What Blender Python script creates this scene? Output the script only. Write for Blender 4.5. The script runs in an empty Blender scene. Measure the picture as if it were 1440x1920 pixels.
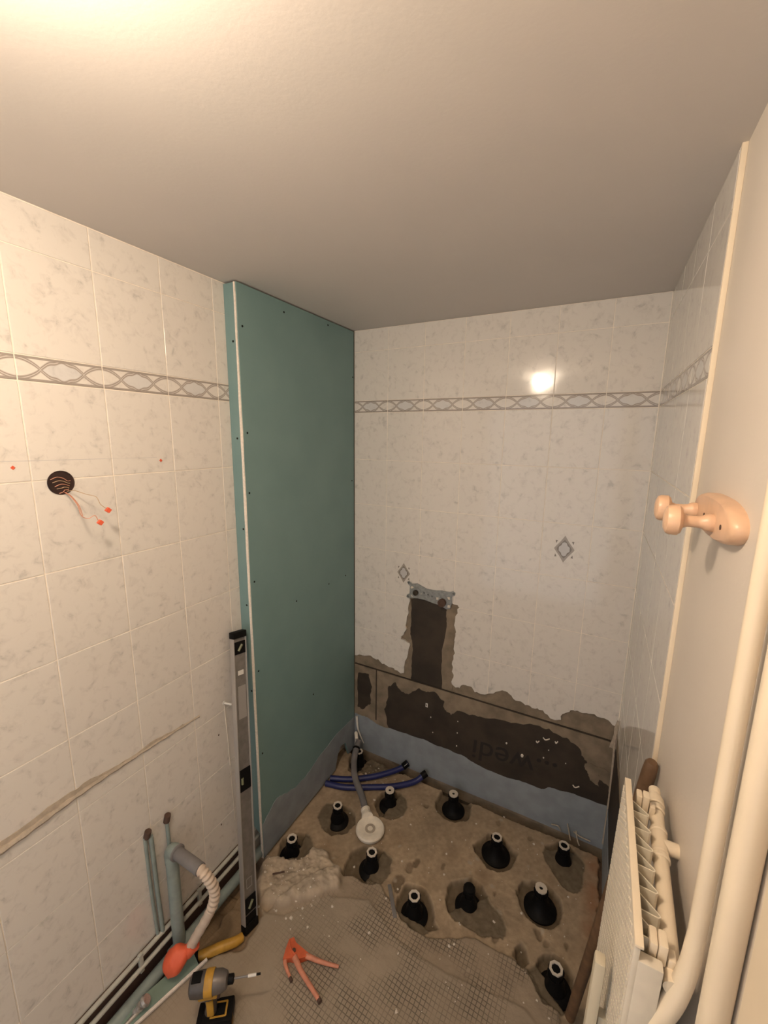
import bpy, bmesh, math, random
import numpy as np
from mathutils import Vector, Matrix
random.seed(7); np.random.seed(7)
SC = bpy.context.scene; COL = SC.collection
PI = math.pi

# ---------------------------------------------------------------- camera
F_PX = 772.81; YAW, PIT, ROL = -0.483044, -0.180143, 0.0116179
CAMZ = 1.94
fw = Vector((math.sin(YAW)*math.cos(PIT), math.cos(YAW)*math.cos(PIT), math.sin(PIT)))
rt0 = Vector((math.cos(YAW), -math.sin(YAW), 0)); up0 = rt0.cross(fw)
rt = rt0*math.cos(ROL) + up0*math.sin(ROL); up = -rt0*math.sin(ROL) + up0*math.cos(ROL)
cd = bpy.data.cameras.new('camera'); cam = bpy.data.objects.new('camera', cd); COL.objects.link(cam)
M = Matrix((( rt.x, up.x, -fw.x, 0), (rt.y, up.y, -fw.y, 0), (rt.z, up.z, -fw.z, CAMZ), (0, 0, 0, 1)))
cam.matrix_world = M
cd.sensor_fit = 'VERTICAL'; cd.sensor_height = 24; cd.sensor_width = 18; cd.lens = F_PX/1920*24
cd.clip_start = 0.01; SC.camera = cam

# ---------------------------------------------------------------- world, lights, exposure
w = bpy.data.worlds.new('world'); SC.world = w; w.use_nodes = True
w.node_tree.nodes['Background'].inputs[0].default_value = (0.6, 0.7, 0.85, 1)
w.node_tree.nodes['Background'].inputs[1].default_value = 0.02
SC.view_settings.view_transform = 'Standard'; SC.view_settings.look = 'None'
SC.view_settings.gamma = 1; SC.view_settings.exposure = 0.80
try: SC.view_settings.use_curve_mapping = False
except Exception: pass
LAMP = Vector((-0.50, 0.12, 2.486))
ld = bpy.data.lights.new('lamp_bulb', 'POINT'); ld.energy = 25; ld.color = (1, 0.79, 0.59); ld.shadow_soft_size = 0.042
lo = bpy.data.objects.new('lamp_bulb', ld); lo.location = LAMP + Vector((0, 0, -0.085)); COL.objects.link(lo)
dd = bpy.data.lights.new('cool_rear_fill', 'AREA'); dd.shape = 'RECTANGLE'; dd.size = 1.4; dd.size_y = 2.3  # unseen cool fill added behind the camera to even out the lamp light
dd.energy = 5.5; dd.color = (0.72, 0.86, 1.0)
do = bpy.data.objects.new('cool_rear_fill', dd); do.location = (-0.55, -1.17, 1.2); do.rotation_euler = (PI/2, 0, PI)
COL.objects.link(do)
do.rotation_euler = Vector((0, 1, 0)).to_track_quat('-Z', 'Z').to_euler()

# ---------------------------------------------------------------- material helpers
MATS = {}
def nmat(name, col, rough=0.6, metal=0.0, var=0.0, vscale=20, bump=0.0, bscale=80, spec=0.5, coat=0.0, col2=None, detail=4):
    if name in MATS: return MATS[name]
    m = bpy.data.materials.new(name); m.use_nodes = True; nt = m.node_tree; N = nt.nodes; L = nt.links
    b = N['Principled BSDF']
    b.inputs['Base Color'].default_value = (*col, 1); b.inputs['Roughness'].default_value = rough
    b.inputs['Metallic'].default_value = metal; b.inputs['Specular IOR Level'].default_value = spec
    if coat: b.inputs['Coat Weight'].default_value = coat; b.inputs['Coat Roughness'].default_value = 0.08
    g = N.new('ShaderNodeNewGeometry')
    if var or col2:
        n = N.new('ShaderNodeTexNoise'); n.inputs['Scale'].default_value = vscale; n.inputs['Detail'].default_value = detail
        L.new(g.outputs['Position'], n.inputs['Vector'])
        r = N.new('ShaderNodeValToRGB'); r.color_ramp.elements[0].position = 0.35; r.color_ramp.elements[1].position = 0.65
        c2 = col2 or tuple(c*(1+var) for c in col)
        c1 = col if col2 else tuple(c*(1-var) for c in col)
        r.color_ramp.elements[0].color = (*c1, 1); r.color_ramp.elements[1].color = (*c2, 1)
        L.new(n.outputs['Fac'], r.inputs['Fac']); L.new(r.outputs['Color'], b.inputs['Base Color'])
    if bump:
        n2 = N.new('ShaderNodeTexNoise'); n2.inputs['Scale'].default_value = bscale; n2.inputs['Detail'].default_value = 5
        L.new(g.outputs['Position'], n2.inputs['Vector'])
        bp = N.new('ShaderNodeBump'); bp.inputs['Strength'].default_value = bump; bp.inputs['Distance'].default_value = 0.002
        L.new(n2.outputs['Fac'], bp.inputs['Height']); L.new(bp.outputs['Normal'], b.inputs['Normal'])
    MATS[name] = m; return m

def tile_mat(name, border=False):
    m = bpy.data.materials.new(name); m.use_nodes = True; nt = m.node_tree; N = nt.nodes; L = nt.links
    b = N['Principled BSDF']; b.inputs['Roughness'].default_value = 0.09; b.inputs['Specular IOR Level'].default_value = 0.5
    g = N.new('ShaderNodeNewGeometry'); oi = N.new('ShaderNodeObjectInfo')
    off = N.new('ShaderNodeVectorMath'); off.operation = 'ADD'
    mul = N.new('ShaderNodeMath'); mul.operation = 'MULTIPLY'; mul.inputs[1].default_value = 9
    L.new(oi.outputs['Random'], mul.inputs[0]); L.new(g.outputs['Position'], off.inputs[0]); L.new(mul.outputs[0], off.inputs[1])
    n = N.new('ShaderNodeTexNoise'); n.inputs['Scale'].default_value = 34; n.inputs['Detail'].default_value = 6
    n.inputs['Roughness'].default_value = 0.62; n.inputs['Distortion'].default_value = 0.5
    L.new(off.outputs[0], n.inputs['Vector'])
    r = N.new('ShaderNodeValToRGB'); e = r.color_ramp.elements
    e[0].position = 0.29; e[0].color = (0.53, 0.51, 0.48, 1); e[1].position = 0.50; e[1].color = (0.72, 0.685, 0.64, 1)
    x = e.new(0.385); x.color = (0.665, 0.63, 0.59, 1)
    L.new(n.outputs['Fac'], r.inputs['Fac']); L.new(r.outputs['Color'], b.inputs['Base Color'])
    if border:
        tc = N.new('ShaderNodeTexCoord'); sp = N.new('ShaderNodeSeparateXYZ'); L.new(tc.outputs['Object'], sp.inputs[0])
        def mt(op, a, bb=None, c=None):
            q = N.new('ShaderNodeMath'); q.operation = op
            for i, v in enumerate((a, bb, c)):
                if v is None: continue
                if isinstance(v, (int, float)): q.inputs[i].default_value = v
                else: L.new(v, q.inputs[i])
            return q.outputs[0]
        X = sp.outputs['X']; av = mt('ABSOLUTE', sp.outputs['Z'])
        c = mt('ABSOLUTE', mt('COSINE', mt('MULTIPLY', X, PI/0.1)))
        pw = mt('POWER', c, 0.8)
        # scalloped lobes on the motif at the tile's middle
        env = mt('MULTIPLY', pw, 0.0245)
        wob = mt('MULTIPLY', mt('COSINE', mt('MULTIPLY', X, 2*PI/0.033)), 0.0022)
        mid = mt('LESS_THAN', mt('ABSOLUTE', X), 0.05)
        env = mt('ADD', env, mt('MULTIPLY', mt('MULTIPLY', wob, mid), c))
        dl = mt('ABSOLUTE', mt('SUBTRACT', av, env))
        line1 = mt('MULTIPLY', mt('LESS_THAN', dl, 0.0042), mt('GREATER_THAN', dl, 0.0014))
        half1 = mt('LESS_THAN', dl, 0.0060)
        e1 = mt('LESS_THAN', mt('ABSOLUTE', mt('SUBTRACT', av, 0.0270)), 0.0032)
        fill = mt('MULTIPLY', mt('LESS_THAN', av, mt('SUBTRACT', env, 0.004)), mid)
        lines = mt('MAXIMUM', line1, e1)
        mx1 = N.new('ShaderNodeMix'); mx1.data_type = 'RGBA'; L.new(r.outputs['Color'], mx1.inputs[6]); mx1.inputs[7].default_value = (0.50, 0.54, 0.60, 1)
        L.new(mt('MULTIPLY', fill, 0.35), mx1.inputs[0])
        mx2 = N.new('ShaderNodeMix'); mx2.data_type = 'RGBA'; L.new(mx1.outputs[2], mx2.inputs[6]); mx2.inputs[7].default_value = (0.45, 0.40, 0.37, 1)
        L.new(mt('MULTIPLY', half1, 0.6), mx2.inputs[0])
        mx3 = N.new('ShaderNodeMix'); mx3.data_type = 'RGBA'; L.new(mx2.outputs[2], mx3.inputs[6]); mx3.inputs[7].default_value = (0.30, 0.26, 0.23, 1)
        L.new(mt('MULTIPLY', lines, 0.9), mx3.inputs[0]); L.new(mx3.outputs[2], b.inputs['Base Color'])
    n3 = N.new('ShaderNodeTexNoise'); n3.inputs['Scale'].default_value = 14; n3.inputs['Detail'].default_value = 1
    L.new(g.outputs['Position'], n3.inputs['Vector'])
    bp = N.new('ShaderNodeBump'); bp.inputs['Strength'].default_value = 0.12; bp.inputs['Distance'].default_value = 0.003
    L.new(n3.outputs['Fac'], bp.inputs['Height']); L.new(bp.outputs['Normal'], b.inputs['Normal'])
    return m
M_TILE = tile_mat('marbled_tile'); M_BORD = tile_mat('border_tile', True)
M_GROUT = nmat('grout', (0.84, 0.77, 0.68), 0.7, var=0.08, vscale=30)
M_CEIL = nmat('ceiling_paint', (0.66, 0.62, 0.585), 0.75, var=0.015, vscale=3, bump=0.10, bscale=120)
M_PAINT = nmat('cream_wall_paint', (0.70, 0.635, 0.56), 0.45, var=0.02, vscale=4, bump=0.12, bscale=120)
M_GREEN = nmat('green_plasterboard', (0.165, 0.270, 0.268), 0.6, var=0.03, vscale=5, bump=0.05, bscale=200, col2=(0.182, 0.292, 0.288))
M_GYPS = nmat('gypsum', (0.78, 0.70, 0.62), 0.9, var=0.08, vscale=120, bump=0.5, bscale=200)
M_BLUE = nmat('blue_membrane', (0.265, 0.295, 0.325), 0.5, var=0.10, vscale=14, bump=0.3, bscale=50)
M_MORTAR = nmat('brown_adhesive', (0.185, 0.145, 0.102), 0.85, bump=0.7, bscale=60, vscale=16, col2=(0.285, 0.225, 0.160), detail=8)
M_DARKB = nmat('dark_backer_board', (0.028, 0.020, 0.014), 0.7, vscale=9, col2=(0.048, 0.034, 0.023), bump=0.3, bscale=90)
M_TEXT = nmat('board_print', (0.018, 0.014, 0.012), 0.7)
M_BLACK = nmat('black_plastic', (0.007, 0.0065, 0.0065), 0.5, spec=0.1)
M_NUT = nmat('pale_nut', (0.68, 0.61, 0.52), 0.5)
M_WHITEP = nmat('white_pvc', (0.86, 0.79, 0.68), 0.45, var=0.06, vscale=40)
M_GREYP = nmat('grey_pvc', (0.18, 0.17, 0.17), 0.45, var=0.12, vscale=18)
M_BLUEP = nmat('blue_conduit', (0.018, 0.024, 0.12), 0.4)
M_PIPE = nmat('green_grey_pipe_paint', (0.265, 0.315, 0.295), 0.42, var=0.1, vscale=25, bump=0.2, bscale=60)
M_PIPEL = nmat('pale_grey_pipe_paint', (0.48, 0.48, 0.43), 0.42, var=0.1, vscale=25)
M_CREAM = nmat('cream_gloss', (0.80, 0.69, 0.53), 0.32, var=0.03, vscale=10)
M_CREAMD = nmat('cream_radiator', (0.66, 0.60, 0.50), 0.4, var=0.04, vscale=30)
M_FIN = nmat('fin_enamel', (0.74, 0.68, 0.55), 0.3)
M_WOODL = nmat('light_beech', (0.70, 0.46, 0.30), 0.35, var=0.08, vscale=22)
M_WOODD = nmat('old_brown_wood', (0.15, 0.085, 0.045), 0.55, var=0.2, vscale=30)
M_ALU = nmat('brushed_aluminium', (0.22, 0.205, 0.19), 0.45, metal=0.35, var=0.12, vscale=40)
M_ALUL = nmat('aluminium_rail', (0.42, 0.40, 0.38), 0.4, metal=0.35)
M_GALV = nmat('galvanised_steel', (0.33, 0.34, 0.33), 0.4, metal=0.55, var=0.15, vscale=60)
M_RED = nmat('red_orange_plastic', (0.72, 0.115, 0.05), 0.4)
M_RAG = nmat('orange_tape', (0.78, 0.13, 0.055), 0.55, bump=0.6, bscale=60)
M_CLAMP = nmat('orange_clamp_plastic', (0.62, 0.13, 0.055), 0.35, var=0.1, vscale=40)
M_CLAMPP = nmat('dusty_orange_plastic', (0.60, 0.24, 0.15), 0.5, var=0.12, vscale=60)
M_YEL = nmat('yellow_plastic', (0.50, 0.27, 0.035), 0.45, var=0.12, vscale=30)
M_HOSE = nmat('corrugated_hose', (0.62, 0.50, 0.40), 0.5)
M_TOOLG = nmat('tool_grey', (0.075, 0.066, 0.062), 0.45, var=0.1, vscale=60)
M_VIAL = nmat('vial_fluid', (0.16, 0.17, 0.10), 0.25)
M_WIRE = nmat('copper_pink_wire', (0.50, 0.23, 0.15), 0.4)
M_WIRE2 = nmat('ochre_wire', (0.40, 0.28, 0.17), 0.4)
M_HOLE = nmat('brown_wall_box', (0.030, 0.012, 0.010), 0.35, coat=0.3, var=0.3, vscale=30)
M_CRUMB = nmat('white_crumb', (0.68, 0.62, 0.54), 0.9)
M_SILI = nmat('old_sealant', (0.46, 0.39, 0.31), 0.75, var=0.12, vscale=60, bump=0.6, bscale=150)
M_DIRT_SHADE = nmat('rust_dark_and_shade', (0.09, 0.05, 0.035), 0.8)  # rust and dirt, also the painted shade behind the left wall pipes
M_BRASS = nmat('limescaled_chrome', (0.42, 0.39, 0.36), 0.35, metal=0.4, var=0.25, vscale=90)
M_STICK = nmat('white_sticker', (0.72, 0.70, 0.66), 0.5)
M_BAR = nmat('off_white_bar', (0.56, 0.50, 0.38), 0.45)
M_PRINTD = nmat('tile_print_dark', (0.22, 0.19, 0.165), 0.15)
M_PRINTM = nmat('tile_print_mid', (0.36, 0.32, 0.28), 0.15)
M_PRINTL = nmat('tile_print_pale', (0.55, 0.54, 0.54), 0.15)

# ---------------------------------------------------------------- geometry helpers
def mesh(name, verts, faces, mat, smooth=False):
    me = bpy.data.meshes.new(name); me.from_pydata([tuple(v) for v in verts], [], faces); me.update()
    if isinstance(mat, (list, tuple)):
        for q in mat: me.materials.append(q)
    elif mat: me.materials.append(mat)
    if smooth: me.polygons.foreach_set('use_smooth', [True]*len(me.polygons))
    return me
def link(name, me, parent=None, loc=None, rot=None):
    o = bpy.data.objects.new(name, me); COL.objects.link(o)
    if parent is not None: o.parent = parent
    if loc is not None: o.location = loc
    if rot is not None: o.rotation_euler = rot
    return o
def tag(o, label, cat, group=None):
    o['label'] = label; o['category'] = cat
    if group: o['group'] = group
    return o
def thing(name, label, cat, loc=(0, 0, 0), rot=(0, 0, 0), group=None):
    o = bpy.data.objects.new(name, None); o.empty_display_size = 0.05; COL.objects.link(o)
    o.location = loc; o.rotation_euler = rot; return tag(o, label, cat, group)
def bm_obj(name, bm, mat, parent=None, smooth=False):
    me = bpy.data.meshes.new(name); bmesh.ops.recalc_face_normals(bm, faces=bm.faces); bm.to_mesh(me); bm.free()
    if isinstance(mat, (list, tuple)):
        for q in mat: me.materials.append(q)
    else: me.materials.append(mat)
    if smooth:
        me.polygons.foreach_set('use_smooth', [True]*len(me.polygons))
        try: me.set_sharp_from_angle(angle=math.radians(38))
        except Exception: pass
    return link(name, me, parent)
def add_box(bm, c, s, bev=0.0, mat=None, seg=2, mi=0):
    t = bmesh.new(); bmesh.ops.create_cube(t, size=1)
    for v in t.verts: v.co = Vector((v.co.x*s[0], v.co.y*s[1], v.co.z*s[2]))
    if bev: bmesh.ops.bevel(t, geom=list(t.edges), offset=bev, segments=seg, affect='EDGES', profile=0.6)
    X = Matrix.Translation(Vector(c)) @ (mat.to_4x4() if mat is not None else Matrix.Identity(4))
    merge(bm, t, X, mi); t.free()
def merge(bm, t, X=Matrix.Identity(4), mi=0):
    mp = {v: bm.verts.new(X @ v.co) for v in t.verts}
    for f in t.faces:
        try:
            q = bm.faces.new([mp[v] for v in f.verts]); q.material_index = mi
        except ValueError: pass
def frame_of(d):
    d = Vector(d).normalized(); a = Vector((0, 0, 1)) if abs(d.z) < 0.9 else Vector((1, 0, 0))
    x = a.cross(d).normalized(); y = d.cross(x); return Matrix((x, y, d)).transposed()
def add_lathe(bm, prof, X=Matrix.Identity(4), n=24, cap=True, mi=0, poly=False):
    rings = []
    for r, z in prof:
        rings.append([bm.verts.new(X @ Vector((r*math.cos(2*PI*i/n), r*math.sin(2*PI*i/n), z))) for i in range(n)])
    for a, b in zip(rings, rings[1:]):
        for i in range(n):
            f = bm.faces.new((a[i], a[(i+1) % n], b[(i+1) % n], b[i])); f.material_index = mi
    if cap:
        bm.faces.new(list(reversed(rings[0]))).material_index = mi; bm.faces.new(rings[-1]).material_index = mi
def spline(pts, k=6):
    P = [Vector(p) for p in pts]
    if len(P) < 3: return P
    Q = [2*P[0]-P[1]] + P + [2*P[-1]-P[-2]]; out = []
    for i in range(1, len(Q)-2):
        for j in range(k):
            t = j/k; a, b, c, d = Q[i-1:i+3]
            out.append(0.5*((2*b) + (c-a)*t + (2*a-5*b+4*c-d)*t*t + (3*b-a-3*c+d)*t**3))
    out.append(P[-1]); return out
def add_tube(bm, pts, r, n=12, k=6, cap=True, mi=0, rfun=None):
    P = spline(pts, k) if k > 1 else [Vector(p) for p in pts]
    rings = []; x = None
    for i, p in enumerate(P):
        d = (P[min(i+1, len(P)-1)] - P[max(i-1, 0)]).normalized()
        if x is None: x = frame_of(d).col[0].copy()
        x = (x - d*x.dot(d)).normalized(); y = d.cross(x)
        rr = r if rfun is None else rfun(i/(len(P)-1))
        rings.append([bm.verts.new(p + (x*math.cos(2*PI*j/n) + y*math.sin(2*PI*j/n))*rr) for j in range(n)])
    for a, b in zip(rings, rings[1:]):
        for j in range(n):
            bm.faces.new((a[j], a[(j+1) % n], b[(j+1) % n], b[j])).material_index = mi
    if cap:
        bm.faces.new(list(reversed(rings[0]))).material_index = mi; bm.faces.new(rings[-1]).material_index = mi
def tube_obj(name, pts, r, mat, parent=None, n=14, k=6, rfun=None):
    bm = bmesh.new(); add_tube(bm, pts, r, n, k, rfun=rfun); return bm_obj(name, bm, mat, parent, True)
def box_obj(name, c, s, mat, parent=None, bev=0.0, rot=None):
    bm = bmesh.new(); add_box(bm, c, s, bev, rot); return bm_obj(name, bm, mat, parent, bev > 0)
def area2(p): return sum(a[0]*b[1]-b[0]*a[1] for a, b in zip(p, p[1:]+p[:1]))/2
def prism(name, poly, fn, d0, d1, mat, parent=None, inset=0.0):
    """extrude a 2-D polygon between depths d0 and d1; fn(u, v, d) -> point"""
    q = []
    for p in poly:
        if not q or (abs(p[0]-q[-1][0])+abs(p[1]-q[-1][1])) > 1e-5: q.append(p)
    if len(q) > 2 and (abs(q[0][0]-q[-1][0])+abs(q[0][1]-q[-1][1])) < 1e-5: q.pop()
    if len(q) < 3 or abs(area2(q)) < 2e-6: return None
    n = len(q)
    bm = bmesh.new(); a = [bm.verts.new(fn(u, v, d0)) for u, v in q]; b = [bm.verts.new(fn(u, v, d1)) for u, v in q]
    bm.faces.new(a); bm.faces.new(list(reversed(b)))
    for i in range(n): bm.faces.new((a[i], b[i], b[(i+1) % n], a[(i+1) % n]))
    return bm_obj(name, bm, mat, parent)
def clip(poly, lo0, hi0, lo1, hi1):
    for ax, val, sg in ((0, lo0, 1), (0, hi0, -1), (1, lo1, 1), (1, hi1, -1)):
        out = []
        for i in range(len(poly)):
            a, b = poly[i-1], poly[i]; da, db = (a[ax]-val)*sg, (b[ax]-val)*sg
            if da >= 0 and db < 0 or da < 0 and db >= 0:
                t = da/(da-db); out.append((a[0]+(b[0]-a[0])*t, a[1]+(b[1]-a[1])*t))
            if db >= 0: out.append(b)
        poly = out
        if not poly: return []
    return poly
def jag(pts, amp, lv=2, rng=None):
    rng = rng or random
    for _ in range(lv):
        o = []
        for a, b in zip(pts, pts[1:]):
            o.append(a); L_ = math.hypot(b[0]-a[0], b[1]-a[1]); k = min(amp, L_*0.25)
            o.append(((a[0]+b[0])/2 + rng.uniform(-k, k), (a[1]+b[1])/2 + rng.uniform(-k, k)))
        o.append(pts[-1]); pts = o; amp *= 0.6
    return pts
def struct(o): o['kind'] = 'structure'; return o

# ---------------------------------------------------------------- room dimensions
XL, XR, XT, YB, ZC, YF = -1.281, 0.185, 0.175, 1.957, 2.486, -1.2
XP, YP = -1.215, 1.160
ceiling = struct(box_obj('ceiling', ((XL+XR)/2, (YB+YF)/2, ZC+0.04), (XR-XL+0.3, YB-YF+0.3, 0.08), M_CEIL))
wall_left = struct(box_obj('wall_left', (XL-0.0516, (YB+YF)/2, 1.2), (0.10, YB-YF+0.2, 2.64), M_GROUT))
wall_back = struct(box_obj('wall_back', ((XL+XR)/2, YB+0.060, 1.2), (XR-XL+0.2, 0.10, 2.64), M_MORTAR))
wall_right = struct(box_obj('wall_right', (XR+0.05, (YB+YF)/2, 1.2), (0.10, YB-YF+0.2, 2.64), M_PAINT))
wall_front = struct(box_obj('wall_front', ((XL+XR)/2, YF-0.05, 1.2), (XR-XL+0.2, 0.10, 2.64), M_PAINT))

# ---------------------------------------------------------------- floor: one height field with the broken-out pockets
FP = dict(
 A=[(-1.126,1.544),(-1.132,1.499),(-1.118,1.459),(-1.068,1.427),(-1.013,1.424),(-.961,1.463),(-.956,1.517),(-.975,1.552),(-1.01,1.573),(-1.054,1.573)],
 B=[(-.898,1.751),(-.907,1.712),(-.899,1.665),(-.856,1.632),(-.793,1.631),(-.755,1.679),(-.754,1.728),(-.784,1.77),(-.827,1.785)],
 C=[(-.606,1.918),(-.616,1.835),(-.587,1.793),(-.548,1.775),(-.504,1.776),(-.457,1.809),(-.45,1.868),(-.469,1.915),(-.531,1.941)],
 F=[(-.316,1.783),(-.365,1.697),(-.354,1.674),(-.325,1.661),(-.294,1.634),(-.251,1.634),(-.207,1.668),(-.194,1.721),(-.193,1.755),(-.215,1.755),(-.258,1.796)],
 G=[(-.053,1.853),(-.063,1.814),(-.045,1.774),(-.015,1.743),(.018,1.711),(.049,1.703),(.077,1.711),(.092,1.741),(.095,1.823),(.091,1.853),(.073,1.865),(.04,1.892),(.002,1.907)],
 I=[(-.128,1.632),(-.142,1.586),(-.121,1.533),(-.092,1.51),(-.05,1.502),(-.016,1.511),(.012,1.545),(.022,1.592),(.009,1.63),(-.018,1.648),(-.05,1.664),(-.088,1.658)],
 L=[(-.4,1.481),(-.413,1.452),(-.402,1.405),(-.386,1.373),(-.349,1.356),(-.3,1.357),(-.251,1.355),(-.187,1.381),(-.181,1.416),(-.207,1.45),(-.252,1.475),(-.295,1.521),(-.34,1.53)],
 H=[(-.581,1.373),(-.593,1.313),(-.577,1.27),(-.545,1.248),(-.499,1.24),(-.46,1.243),(-.44,1.27),(-.417,1.289),(-.443,1.303),(-.464,1.351),(-.508,1.385),(-.551,1.383)],
 E=[(-.869,1.384),(-.864,1.324),(-.85,1.273),(-.815,1.297),(-.76,1.298),(-.732,1.302),(-.702,1.324),(-.686,1.384),(-.708,1.439),(-.76,1.452),(-.819,1.443)],
 J=[(-.02,1.389),(-.035,1.348),(-.06,1.312),(-.031,1.282),(0,1.256),(.027,1.263),(.054,1.257),(.074,1.295),(.078,1.34),(.072,1.382),(.05,1.406),(.016,1.408)],
 D=[(-1.189,1.25),(-1.154,1.192),(-1.104,1.196),(-1.054,1.223),(-1.043,1.261),(-1.051,1.305),(-1.095,1.341),(-1.132,1.347),(-1.182,1.326),(-1.202,1.284)],
 K=[(-1.213,1.95),(-1.208,1.878),(-1.156,1.789),(-1.093,1.794),(-1.02,1.823),(-.96,1.86),(-.90,1.91),(-.80,1.925),(-.72,1.94),(-.66,1.93),(-.64,1.975),(-1.2,1.975)],
 J2=[(-.12,1.37),(-.105,1.325),(-.085,1.32),(-.07,1.345),(-.085,1.385),(-.10,1.395)])
FEET = dict(K=(-1.130,1.868), A=(-1.039,1.504), B=(-.842,1.711), C=(-.531,1.850), D=(-1.129,1.251), E=(-.765,1.372), F=(-.276,1.718),
            G=(.013,1.826), H=(-.517,1.301), I=(-.057,1.577), J=(.027,1.322), L=(-.327,1.436))
MORT = dict(A=(-1,.1,.01), B=(1,-.1,.012), D=(1,.15,.015), E=(1,.0,.012), G=(.35,-1,-.045), H=(0,-1,.03), J=(-.7,-.8,.022), L=(1,-.9,.0), K=(1,0,.03))
for k_, pl in FP.items():
    if k_ not in ('K',):
        gx = sum(p[0] for p in pl)/len(pl); gy = sum(p[1] for p in pl)/len(pl)
        FP[k_] = [(gx+(p[0]-gx)*1.13, gy+(p[1]-gy)*1.13) for p in pl]
def inpoly(X, Y, poly):
    r = np.zeros(X.shape, bool); n = len(poly)
    for i in range(n):
        x1, y1 = poly[i-1]; x2, y2 = poly[i]
        if y1 == y2: continue
        c = ((y1 > Y) != (y2 > Y)) & (X < (x2-x1)*(Y-y1)/(y2-y1)+x1); r ^= c
    return r
def vnoise(X, Y, s, seed):
    rs = np.random.RandomState(seed); G = rs.rand(256, 256); x = X*s+50.3; y = Y*s+40.7
    xi = np.floor(x).astype(int); yi = np.floor(y).astype(int); fx = x-xi; fy = y-yi
    fx = fx*fx*(3-2*fx); fy = fy*fy*(3-2*fy)
    g = lambda a, b: G[a % 256, b % 256]
    return (g(xi, yi)*(1-fx)+g(xi+1, yi)*fx)*(1-fy)+(g(xi, yi+1)*(1-fx)+g(xi+1, yi+1)*fx)*fy
def fb(X, Y, s, seed): return sum(vnoise(X, Y, s*2**i, seed+i)/2**i for i in range(4))/1.875
def blur(a, k):
    for _ in range(k):
        b = np.pad(a, 1, mode='edge'); a = (b[1:-1, 1:-1]*2+b[:-2, 1:-1]+b[2:, 1:-1]+b[1:-1, :-2]+b[1:-1, 2:])/6
    return a
xs = np.arange(XL-0.03, XR+0.031, 0.004)
ys = np.concatenate([np.arange(YF-0.02, 0.44, 0.06), np.arange(0.44, YB+0.03, 0.004)])
X, Y = np.meshgrid(xs, ys)
jx = (fb(X, Y, 28, 3)-.5)*0.030; jy = (fb(X, Y, 28, 9)-.5)*0.030; XJ, YJ = X+jx, Y+jy
h = (fb(X, Y, 14, 21)-.5)*0.004 + (fb(X, Y, 60, 33)-.5)*0.0022
slab = np.array((.375, .288, .196)); C3 = np.ones(X.shape+(3,))*slab
tone = (fb(X, Y, 9, 44)-.5)[..., None]; C3 *= (1+tone*0.55)
C3 *= (1+((fb(X, Y, 70, 48)-.5)*0.5)[..., None])
def mixc(mask, col, k=1.0):
    global C3
    m_ = (mask*k)[..., None]; C3 = C3*(1-m_)+np.array(col)*m_
# small stains and shallow dents that belong to the slab
for (x0, y0, r0, dp, kk) in [(-.624,1.368,.026,.006,.75),(-.604,1.452,.020,.005,.6),(-.583,1.484,.015,.006,.8),(-.66,1.79,.012,.006,.7),(-.86,1.62,.006,.004,.8),
      (-.585,1.83,.013,.005,.6),(-.14,1.86,.012,.005,.5),(-.12,1.36,.016,.006,.7),(-.20,1.36,.012,.004,.6),(-.26,1.20,.010,.004,.7),(-.05,1.46,.014,.006,.6),
      (-.02,1.44,.012,.004,.5),(-.63,.91,.008,.003,.8),(-.47,1.53,.008,.003,.7),(-.93,1.80,.010,.004,.5),(-.30,1.87,.012,.004,.5),(.06,1.47,.01,.004,.7),(-.88,.995,.006,.003,.8),(-.24,1.525,.007,.003,.7)]:
    d = np.hypot((XJ-x0), (YJ-y0)*0.8); mk = np.clip((r0-d)/.005+.5, 0, 1); h -= mk*dp; mixc(mk, (.15, .105, .065), kk)
for (x0, y0, r0) in [(-.45,1.60,.06),(-.30,1.58,.05),(-1.0,1.36,.05),(-.70,1.55,.07)]:
    mk = np.clip(1-np.hypot(X-x0, Y-y0)/r0, 0, 1); mixc(mk, (.21, .145, .09), .5)
mk = np.clip((X-.085)/.05, 0, 1)*np.clip((Y-1.45)/.1, 0, 1); mixc(mk*fb(X, Y, 18, 5), (.30, .13, .06), .9)
for i in range(26):
    x0, y0 = random.uniform(-1.0, .1), random.uniform(1.28, 1.9); r0 = random.uniform(.004, .012)
    mk = np.clip((r0-np.hypot(XJ-x0, YJ-y0))/.006+.4, 0, 1); mixc(mk, (.42, .36, .28), .8)
# screed with fibre mesh in the foreground, one step higher
ME = [(-1.3,1.0),(-1.05,1.0),(-1.0,1.10),(-.92,1.24),(-.859,1.285),(-.795,1.309),(-.691,1.319),(-.626,1.284),(-.552,1.244),(-.437,1.231),(-.383,1.26),(-.316,1.296),(-.263,1.325),(-.202,1.322),(-.116,1.327),(-.059,1.313),(-.014,1.266),(.045,1.252),(.06,1.20),(.14,1.10),(.3,1.05),(.3,-2),(-1.3,-2)]
ms = inpoly(X+jx*.35, Y+jy*.35, ME).astype(float)
ms2 = inpoly(X, Y+(fb(X, Y, 12, 81)-.5)*.01, [(-1.3,.9),(-.98,1.02),(-.86,1.17),(-.70,1.235),(-.62,1.205),(-.55,1.175),(-.46,1.16),(-.30,1.165),(-.15,1.19),(-.06,1.20),(.0,1.17),(.3,1.0),(.3,-2),(-1.3,-2)]).astype(float)
msb = blur(ms, 1); ms2b = blur(ms2, 1)
h += msb*0.009 + ms2b*0.0035 + msb*(fb(X, Y, 10, 71)-.5)*0.006
mixc(msb, (.335, .268, .198)); C3 *= (1+(msb[..., None]*tone*.45)); mixc(np.clip(ms2b*(1-X*1.2)*.4, 0, 1), (.36, .305, .238), .8)
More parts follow.
